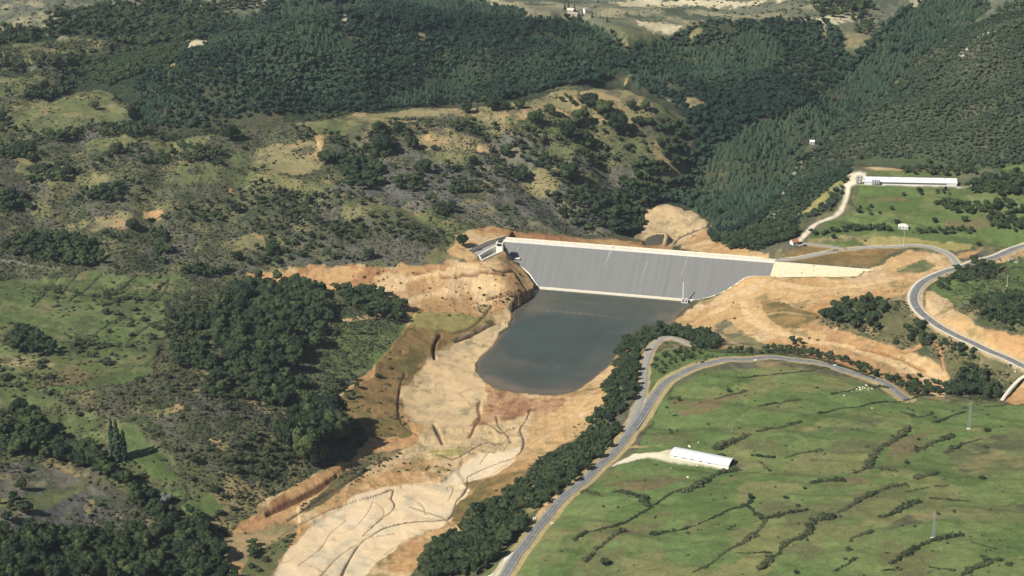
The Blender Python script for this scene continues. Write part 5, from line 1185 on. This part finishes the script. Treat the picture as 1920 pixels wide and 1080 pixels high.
for k, s in enumerate(HEDGES):
    wd, pl, lb = s.split('|'); wd = float(wd); q = pts(pl); W = at(q[:, 0], q[:, 1]); W = catmull(W, wd * .5); rng = np.random.default_rng(k + 900)
    t = np.gradient(W[:, :2], axis=0); t /= np.linalg.norm(t, axis=1)[:, None] + 1e-9; n = np.stack([t[:, 1], -t[:, 0]], 1)
    big_ = np.clip(1 + .7 * fbm(W[:, 0] + k * 31, W[:, 1], wd * 12, 3, k % 9, .6), .3, 1.8)
    lo_ = wd * rng.uniform(.34, .6, len(W)); hi_ = wd * big_ * rng.uniform(.55, 1.0, len(W)); pick = (big_ > .75) & (rng.random(len(W)) < .8); gap = fbm(W[:, 0] - k * 17, W[:, 1], 16, 2, 6) > -.85
    Q = np.vstack([(W[:, :2] + n * rng.normal(size=(len(W), 1)) * wd * .22)[gap], (W[:, :2] + n * rng.normal(size=(len(W), 1)) * wd * .35)[pick]]); rad = np.concatenate([lo_[gap], hi_[pick]])
    if len(Q) < 3: Q = W[:, :2]; rad = lo_
    o = merged('hedge', np.stack([Q[:, 0], Q[:, 1], hz(Q[:, 0], Q[:, 1]) - .2], 1), rad, rad * rng.uniform(.6, 1.05, len(rad)), HED, M['hedge'], (rng.random(len(rad)) - .5) * .5, k)
    tag(o, lb, 'hedge')

# ---- poplars and far conifers
POPM = []
for k in range(3):
    rng = np.random.default_rng(500 + k); V = []; F = []; T = []; n = 0
    for j in range(26):
        z = .06 + .94 * j / 26; rr2 = .072 * math.sin(math.pi * min(1, (z + .12) / 1.12)) ** .6 * rng.uniform(.8, 1.15); a = j * 2.4; c_ = np.array([math.cos(a) * rr2 * .5, math.sin(a) * rr2 * .5, z])
        v, f = ICO[1]; v = wob(wob(v, rng, 3.5, .25), rng, 8, .15) * [rr2 * .95, rr2 * .95, .07]; V.append(v + c_); F.append(f + n); n += len(v); T.append(np.clip(rng.uniform(.2, .6) + rng.normal(size=len(v)) * .1, 0, 1))
    POPM.append(tmesh('crown', (np.vstack(V).astype(np.float32), np.vstack(F).astype(np.int32), np.concatenate(T).astype(np.float32)), M['oakwood']))
ptm = MB().tube((0, 0, -.02), (0, 0, .16), .022, .016, 8).tube((0, 0, .16), (0, 0, .7), .016, .005, 6); ptm = new_mesh('trunk', ptm.v, ptm.f); ptm.materials.append(M['bark'])
for k, (px_, py_, hp, lb) in enumerate(((213, 864, 76, 'tall slim poplar, shorter first of the three columns by the grassy valley'), (222, 867, 80, 'tallest slim poplar standing in the middle of the three columns'), (234, 865, 60, 'slim poplar, lowest topped of the three columns nearest their shadow'))):
    p = at([px_], [py_])[0]; d_ = p[1] * cp_ - (p[2] - CAM_H) * sp_; h_ = hp * d_ / FOC / .92
    t = thing('poplar_tree', lb, 'tree', tuple(p), k * 2.); t.scale = (h_, h_, h_); link('trunk', ptm, None, t); link('crown', POPM[k], None, t)
for k, (px_, py_, hp, lb) in enumerate(((1059, 19, 20, 'tall dark conifer at the far end of the distant row'), (1066, 17, 19, 'dark conifer, second of the distant row on the plain'), (1077, 24, 24, 'tallest dark conifer of the distant row, beside the pale shed roof'), (1092, 30, 16, 'wide conifer left of the white house on the skyline plain'), (1110, 34, 20, 'slim dark conifer right of the white house on the plain'), (1125, 34, 12, 'small pointed conifer near the end of the distant row'), (1138, 41, 16, 'pointed conifer at the near end of the distant row'))):
    p = at([px_], [py_])[0]; d_ = p[1] * cp_ - (p[2] - CAM_H) * sp_; h_ = hp * d_ / FOC
    t = thing('conifer_tree', lb, 'tree', tuple(p), k); t.scale = (h_ / 6.5, h_ / 6.5, h_ / 3.7); link('trunk', TRK[0], None, t); link('crown', PINH[k % 4], None, t)

# ------------------------------------------------------------------ buildings
# barn on the meadow
a, L, rz = PLOTS['barn']; zb = float(a[2]) + .15; Wd = 14.
barn = thing('barn', 'long low barn with white rounded roof and dark open end on the meadow', 'barn', (a[0], a[1], zb), rz)
MB().box(0, L, 0, .35, -3.5, 2.2).box(0, L, Wd - .35, Wd, -3.5, 2.2).box(0, .35, .35, Wd - .35, -3.5, 2.2).build('wall', M['white_paint'], barn)
pr = [(-.8 + (Wd + 1.6) * k / 14, 2.05 + 2.7 * math.sin(math.pi * k / 14) ** .8) for k in range(15)]; pr2 = [(y, z + .18) for y, z in pr][::-1]
MB().prism(pr + pr2, -.4, L + .3).build('roof', M['roof_white'], barn)
MB().prism([(.3, -1)] + [(y, z - .06) for y, z in pr[1:-1]] + [(Wd - .3, -1)], L - .6, L - .4).build('end_opening', M['dark_opening'], barn)
MB().prism([(.35, 2.2)] + [(y, z - .02) for y, z in pr[1:-1]] + [(Wd - .35, 2.2)], .05, .3).build('gable', M['white_paint'], barn)
for k in range(5): x = L * (.06 + .145 * k); MB().box(x, x + 2.6, -.06, .0, 1.0, 1.9).build('window', M['dark_opening'], barn)
# long poultry shed with silos
a, L, rz = PLOTS['shed']; zb = float(a[2]) + .15; Wd = 15.
shed = thing('farm_shed', 'very long white farm shed with a row of dark windows beside silos', 'shed', (a[0], a[1], zb), rz)
MB().box(0, L, 0, .35, -4, 3.4).box(0, L, Wd - .35, Wd, -4, 3.4).box(0, .35, .35, Wd - .35, -4, 3.4).box(L - .35, L, .35, Wd - .35, -4, 3.4).build('wall', M['white_paint'], shed)
MB().prism([(-.6, 3.25), (Wd / 2, 7.0), (Wd + .6, 3.25), (Wd + .6, 3.45), (Wd / 2, 7.25), (-.6, 3.45)], -.5, L + .5).build('roof', M['roof_white'], shed)
for x0 in (.02, L - .37): MB().prism([(.35, 3.4), (Wd / 2, 6.98), (Wd - .35, 3.4)], x0, x0 + .33).build('gable', M['white_paint'], shed)
MB().box(L - .02, L + .06, 5, 9.5, -.2, 3.6).build('door', M['dark_opening'], shed)
for k in range(26): x = 18 + (L - 32) * k / 25; MB().box(x, x + 2.4, -.07, -.005, 1.3, 2.7).build('window', M['dark_opening'], shed)
for k in range(6): x = L * (.12 + .15 * k); MB().tube((x, Wd / 2 - 1.2, 6.2), (x, Wd / 2 - 1.2, 7.6), .45, .45, 8).tube((x, Wd / 2 - 1.2, 7.6), (x, Wd / 2 - 1.2, 8.0), .6, .1, 8).build('roof_vent', M['galvanised'], shed)
MB().box(-1, L + 6, -5.5, -.4, -1.0, -.25).build('apron', M['cream_concrete'], shed)
cx_, sx_ = math.cos(rz), math.sin(rz)
def silo(u, v_, h, rad, lb, gp):
    x = a[0] + u * cx_ - v_ * sx_; y = a[1] + u * sx_ + v_ * cx_
    t = thing('feed_silo', lb, 'silo', (x, y, float(hz(x, y))), rz, gp); h0 = h * .28
    MB().tube((0, 0, h0), (0, 0, h * .9), rad, rad, 14).tube((0, 0, h * .9), (0, 0, h), rad * 1.03, rad * .25, 14).build('body', M['galvanised'], t)
    MB().tube((0, 0, h0), (0, 0, h * .08), rad * .98, rad * .2, 14).build('hopper', M['galvanised'], t)
    for k in range(4): an = k * 1.571 + .785; MB().tube((math.cos(an) * rad * .95, math.sin(an) * rad * .95, -.5), (math.cos(an) * rad * .95, math.sin(an) * rad * .95, h0 + .4), .1).build('leg', M['galvanised'], t)
for k, u in enumerate((-8.2, -4.3)): silo(u, 1 + k * .4, 10.5, 1.7, ('tall steel silo standing farthest from the long shed', 'tall steel silo standing against the end of the long shed')[k], 'tall feed silos at the shed end')
for k in range(4): silo(8.6 + 2.3 * k, -2.9, 7.2, 1.0, ('first small silo before the long shed, closest to the tall ones', 'second small silo from the tall ones before the shed', 'third small silo from the tall ones before the shed', 'small silo nearest the window row before the shed')[k], 'small feed silos before the shed')
def house(plot_, depth, hw, hr, roofm, wallm, lb, name='house', hip=0., wins=2, cat='house'):
    a, L, rz = PLOTS[plot_]; zb = float(a[2]) + .1
    t = thing(name, lb, cat, (a[0], a[1], zb), rz)
    w_ = MB(); w_.box(0, L, 0, depth, -3, hw)
    if not hip: w_.prism([(0.01, hw), (depth / 2, hw + hr), (depth - .01, hw)], 0.005, L - .005)
    w_.build('wall', wallm, t); e = .5
    if hip: MB().add([(-e, -e, hw - .15), (L + e, -e, hw - .15), (L + e, depth + e, hw - .15), (-e, depth + e, hw - .15), (hip, depth / 2, hw + hr), (L - hip, depth / 2, hw + hr)], [(3, 2, 1, 0), (0, 1, 5, 4), (2, 3, 4, 5), (1, 2, 5), (3, 0, 4)]).build('roof', roofm, t)
    else: MB().prism([(-e, hw - .25), (depth / 2, hw + hr + .08), (depth + e, hw - .25), (depth + e, hw), (depth / 2, hw + hr + .33), (-e, hw)], -e, L + e).build('roof', roofm, t)
    for k in range(wins): x = L * (k + .65) / (wins + .3) - .5; MB().box(x, x + 1.2, -.06, -.005, .9, 2.1).build('window', M['dark_opening'], t)
    x = L * .1; MB().box(x, x + 1.0, -.06, -.005, 0, 2.0).build('door', M['dark_opening'], t); return t
house('orange', 7, 3.4, 2.0, M['tile'], M['white_paint'], 'small white house with orange tile roof near the dam end')
house('hut', 7, 3.2, 2.2, M['cream_concrete'], M['white_paint'], 'white hut with pale hipped roof in the pasture hedge', 'field_hut', 3.2, 3, 'hut')
house('forest', 5, 3.4, 1.6, M['white_paint'], M['white_paint'], 'tiny white house alone among the trees of the valley forest')
house('tall', 7, 5.5, 2.2, M['grey_concrete'], M['white_paint'], 'white house between conifers on the distant plain')
house('grey1', 8, 3.5, 2.0, M['cream_concrete'], M['stone_wall'], 'pale grey farm roof beneath the tallest distant conifer', 'farm_shed', 0, 1, 'shed')
house('grey2', 7, 3.0, 1.8, M['grey_concrete'], M['stone_wall'], 'low grey farm roof below the distant conifer row', 'farm_shed', 0, 1, 'shed')
house('stone', 6, 3.0, 1.6, M['stone_wall'], M['stone_wall'], 'pale stone hut on the edge of the far olive field', 'stone_hut', 0, 1, 'hut')
# pylons and poles
def pylon(px_, py_, hp, lb, rzz):
    p = at([px_], [py_])[0]; d_ = p[1] * cp_ - (p[2] - CAM_H) * sp_; h = hp * d_ / FOC / .93
    t = thing('electricity_pylon', lb, 'pylon', tuple(p), rzz); bs = .9; tp_ = .28; b2 = MB()
    cs = [(-1, -1), (1, -1), (1, 1), (-1, 1)]
    for x, y in cs: b2.tube((x * bs, y * bs, -.5), (x * tp_, y * tp_, h), .14, .11, 5)
    n = 9
    for k in range(n):
        for (x0, y0), (x1, y1) in zip(cs, cs[1:] + cs[:1]):
            q0 = bs + (tp_ - bs) * k / n; q1 = bs + (tp_ - bs) * (k + 1) / n; b2.tube((x0 * q0, y0 * q0, h * k / n), (x1 * q1, y1 * q1, h * (k + 1) / n), .07, .07, 4)
    b2.build('mast', M['galvanised'], t)
    for zz, w_ in ((h * .985, 1.7), (h * .9, 2.2), (h * .82, 1.7)): MB().tube((-w_, 0, zz), (w_, 0, zz), .12, .12, 5).tube((-w_, 0, zz), (0, 0, zz + .7), .06, .06, 4).tube((w_, 0, zz), (0, 0, zz + .7), .06, .06, 4).build('cross_arm', M['galvanised'], t)
    MB().box(-1.3, 1.3, -1.3, 1.3, -1, .35).build('footing', M['white_concrete'], t)
pylon(1816.5, 804, 50, 'grey lattice pylon on the upper meadow, nearest the wooded hollow', .5)
pylon(1749.5, 1009, 45, 'grey lattice pylon low in the meadow behind the long dark hedge', .5)
pylon(1893, 489, 24, 'short grey pylon by the road right of the junction, with pale footing', .3)
pylon(1906, 492, 19, 'stubby grey pylon right beside the short one near the junction', .3)
def pole(px_, py_, hp, lb):
    p = at([px_], [py_])[0]; d_ = p[1] * cp_ - (p[2] - CAM_H) * sp_; h = hp * d_ / FOC / .93
    t = thing('power_pole', lb, 'pole', tuple(p), .4); MB().tube((0, 0, -.5), (0, 0, h), .2, .13, 8).build('mast', M['wood_pole'], t); MB().box(-1.2, 1.2, -.1, .1, h - 1, h - .8).build('cross_arm', M['wood_pole'], t); MB().tube((0, 0, -.4), (0, 0, .6), .7, .5, 8).build('footing', M['white_concrete'], t)
pole(1694, 462, 28, 'tall pale pole rising from the dam road verge below the white hut')
pole(1888, 536, 22, 'pale pole in the green slope right of the road junction')
pole(1903.5, 697, 14, 'short pale pole on the verge of the new road by the concrete path')
pole(1460, 441, 14, 'thin pale pole among the oaks left of the orange-roofed house')
# vehicles
def car(px_, py_, rz, paint_, lb, loc3=None):
    p = at([px_], [py_])[0] if loc3 is None else loc3
    t = thing('parked_car', lb, 'car', tuple(p), rz)
    prof = [(-2.15, .35), (-2.2, .75), (-1.9, .95), (-1.0, 1.0), (1.0, .98), (2.0, .82), (2.15, .6), (2.1, .35)]
    bb = MB(); n = len(prof); V = [(x, s * .86, z) for s in (-1, 1) for x, z in prof]; bb.add(V, [tuple(range(n - 1, -1, -1)), tuple(range(n, 2 * n))] + [(k, (k + 1) % n, n + (k + 1) % n, n + k) for k in range(n)]); bb.build('body', M[paint_], t)
    gl = MB().hexa([(-1.6, -.76, .97), (1.0, -.76, .97), (1.0, .76, .97), (-1.6, .76, .97), (-1.2, -.62, 1.46), (.35, -.62, 1.46), (.35, .62, 1.46), (-1.2, .62, 1.46)]).build('cabin_glass', M['glass'], t)
    MB().box(-1.2, .35, -.6, .6, 1.462, 1.5).build('roof', M[paint_], t)
    for x in (-1.35, 1.35):
        for s in (-1, 1): w_ = MB().tube((x, s * .70, .33), (x, s * .9, .33), .33, .33, 12).build('wheel', M['tyre'], t); MB().tube((x, s * .895, .33), (x, s * .915, .33), .19, .19, 10).build('rim', M['galvanised'], w_)
    return t
def on_road(px_, py_, road):
    p = at([px_], [py_])[0]; W = ROADS[road][0]; k = int(np.argmin(np.hypot(W[:, 0] - p[0], W[:, 1] - p[1]))); t = W[min(k + 2, len(W) - 1)] - W[k - 2]; return p, math.atan2(t[1], t[0]), W[k]
p, rzc, w_ = on_road(1183, 803, 'old_road'); car(1183, 803, rzc, 'car_dark', 'dark car pulled in on the pale lay-by beside the old road')
p, rzc, w_ = on_road(1789, 499, 'main_road'); car(1789, 499, rzc, 'car_dark', 'dark car parked on the bare verge at the road junction')
for k, (px_, py_, mt, lb) in enumerate(((1502, 456.5, 'car_dark', 'dark car parked at the corner of the orange-roofed house'), (1501.5, 461, 'car_white', 'white car parked below the orange-roofed house'), (1509.5, 461, 'car_dark', 'dark car farthest from the orange-roofed house'))): car(px_, py_, .3 + k * .1, mt, lb)
# culvert heads
def culvert(px_, py_, lb, s=1.0):
    p = at([px_], [py_])[0]; t = thing('culvert_head', lb, 'culvert', (p[0], p[1], p[2] - .1), .0); MB().box(-1.3 * s, 1.3 * s, -.2, .9, -.8, 1.5 * s).build('headwall', M['white_concrete'], t)
    MB().tube((0, -.26, .55 * s), (0, -.2, .55 * s), .45 * s, .45 * s, 14).build('pipe_mouth', M['dark_opening'], t)
culvert(1416.5, 677, 'white culvert head with dark pipe on the inner verge of the old road bend'); culvert(1565.5, 687, 'white culvert head by the old road near its far end'); culvert(1035, 983, 'white culvert head with dark pipe on the meadow side of the old road', .9); culvert(1002, 973.5, 'white culvert head at the tip of the bare lay-by under the oaks', .9)
# boulders
RK = []
for k in range(4):
    rng = np.random.default_rng(700 + k); v, f = ICO[2]; v = wob(wob(v, rng, 2.2, .25), rng, 5, .12) * [1, .8, .6]; me = new_mesh('boulder', v, None, f.ravel(), np.arange(0, f.size, 3)); me.materials.append(M['rock']); RK.append(me)
def boulder(px_, py_, r, lb, gp=None):
    p = at([px_], [py_])[0]; o = link('boulder', RK[int(px_ * 7) % 4], None, None, (p[0], p[1], p[2] + r * .2), px_); o.scale = (r, r, r); tag(o, lb, 'boulder', gp)
for k, (x, y) in enumerate(((1597, 735), (1606, 731), (1612, 728), (1617, 731), (1622, 729), (1624, 724), (1629, 729), (1635, 730), (1613, 732), (1627, 732), (1618, 727))): boulder(x, y - 1, .6 + .3 * (k % 3), 'pale boulder of the heap in the hedge under the road end', 'boulders heaped in the meadow hedge')
boulder(1583, 742, .9, 'pale boulder standing apart at the hedge tip near the boulder heap'); boulder(1635, 766, .9, 'pale boulder alone on the grass beneath the long dark hedge')
for x, y, r, lb in ((1290, 895, 1.3, 'pale rubble lump in the grass in front of the barn'), (1309, 830, .7, 'pale stone behind the barn in the grass'), (1307, 874, .9, 'pale stone just below the barn yard'), (1293, 838, 1.6, 'pale block against the back of the barn'), (1372, 808, .5, 'pale stone alone in the upper grass'), (1258, 878, .6, 'small pale stone in grass left of the rubble lump')): boulder(x, y, r, lb)
# cattle on the dry bed
def cow_mesh():
    b2 = MB(); n = 10
    ring = [(-1.05, .95, .30, .34), (-.85, 1.02, .36, .40), (-.3, .98, .40, .46), (.35, 1.0, .38, .45), (.75, 1.08, .33, .42), (1.0, 1.2, .22, .30), (1.25, 1.32, .16, .20), (1.45, 1.32, .15, .17), (1.75, 1.16, .10, .11)]
    V = []
    for x, z, ry, rz_ in ring: V += [(x, ry * math.cos(2 * math.pi * k / n), z + rz_ * math.sin(2 * math.pi * k / n)) for k in range(n)]
    F = [(i * n + k, i * n + (k + 1) % n, (i + 1) * n + (k + 1) % n, (i + 1) * n + k) for i in range(len(ring) - 1) for k in range(n)] + [tuple(range(n - 1, -1, -1)), tuple(range((len(ring) - 1) * n, len(ring) * n))]
    b2.add(V, F)
    for x, s in ((-.85, .2), (-.85, -.2), (.7, .18), (.7, -.18)):
        kn = (x - .08 if x < 0 else x + .03, s, .42); b2.tube((x, s, .85), kn, .15, .085, 7).tube(kn, (x + (.02 if x < 0 else 0), s, .08), .08, .06, 7).tube((x + .02, s, .08), (x + .04, s, 0), .075, .085, 7)
    for s in (-1, 1): b2.tube((1.4, s * .1, 1.42), (1.35, s * .32, 1.44), .05, .09, 5).tube((1.48, s * .08, 1.46), (1.55, s * .2, 1.66), .035, .012, 5)
    b2.tube((-1.05, 0, 1.2), (-1.2, 0, .5), .05, .03, 5)
    me = new_mesh('cow', b2.v, b2.f); me.materials.append(M['hide']); return me
CW = cow_mesh()
for k, (x, y, an, lb) in enumerate(((757.5, 870.5, .2, 'dark cow at the upper corner of the small herd on the river bed'), (768.5, 870.5, 1.3, 'dark cow right of the upper corner one on the river bed'), (747.5, 886, -.2, 'dark cow standing farthest towards the red cutting'), (763, 883.5, .1, 'dark cow in the lower left part of the herd'), (802.5, 877.5, 1.0, 'dark cow above its close neighbour in the herd middle'), (799.5, 882, .3, 'dark cow just under its close neighbour in the herd middle'), (817.5, 876.5, .1, 'dark cow between the herd middle and the undercut bank'), (842, 873, 2.4, 'dark cow nearest the green patch and the undercut bank'), (822, 886, 1.7, 'dark cow lowest on the herd side of the undercut bank'), (840.5, 883.5, .1, 'dark cow closest above the undercut bank edge'))):
    p = at([x], [y])[0]; o = link('cow', CW, None, None, (p[0], p[1], p[2] - .03), an); o.scale = (1.15,) * 3; tag(o, lb, 'cow', 'cattle on the dry river bed')
# ------------------------------------------------------------------ light, sky and air
SUN_AZ, SUN_EL = R(38.3), R(41.5)                     # shadows run away to the right of the camera
tr = Vector((math.cos(SUN_AZ) * math.cos(SUN_EL), math.sin(SUN_AZ) * math.cos(SUN_EL), -math.sin(SUN_EL)))
sl_ = bpy.data.lights.new('sun', 'SUN'); sl_.energy = 5.0; sl_.angle = R(.5); sl_.color = (1, .975, .92)
so_ = bpy.data.objects.new('sun', sl_); COL.objects.link(so_); so_.rotation_euler = tr.to_track_quat('-Z', 'Y').to_euler(); so_.location = (-800, 0, 1500)
w = bpy.data.worlds.new('World'); S.world = w; w.use_nodes = True
sky = w.node_tree.nodes.new('ShaderNodeTexSky'); sky.sky_type = 'NISHITA'; sky.sun_disc = False; sky.sun_elevation = SUN_EL; sky.sun_rotation = math.atan2(-tr.x, -tr.y); sky.altitude = 900
w.node_tree.links.new(sky.outputs[0], w.node_tree.nodes['Background'].inputs[0]); w.node_tree.nodes['Background'].inputs[1].default_value = .05
S.view_settings.view_transform = 'Standard'; S.view_settings.look = 'None'; S.view_settings.gamma = 1; S.view_settings.use_curve_mapping = False
S.view_settings.exposure = .5
HAZE = 2.4e-5
if HAZE:
    m = bpy.data.materials.new('thin_haze'); m.use_nodes = True; nt = m.node_tree
    for n in list(nt.nodes): nt.nodes.remove(n)
    pv = nt.nodes.new('ShaderNodeVolumePrincipled'); pv.inputs['Color'].default_value = (.80, .90, 1, 1); pv.inputs['Density'].default_value = HAZE; pv.inputs['Anisotropy'].default_value = .1
    o_ = nt.nodes.new('ShaderNodeOutputMaterial'); nt.links.new(pv.outputs[0], o_.inputs['Volume'])
    zt = max(float(GZ.max()), CAM_H) + 40
    tag(MB().box(float(GX.min()) - 60, float(GX.max()) + 60, -60, float(GY.max()) + 60, float(GZ.min()) - 1.5, zt).build('haze', m), None, None, None, 'stuff')
S.render.engine = 'CYCLES'; S.cycles.use_denoising = True
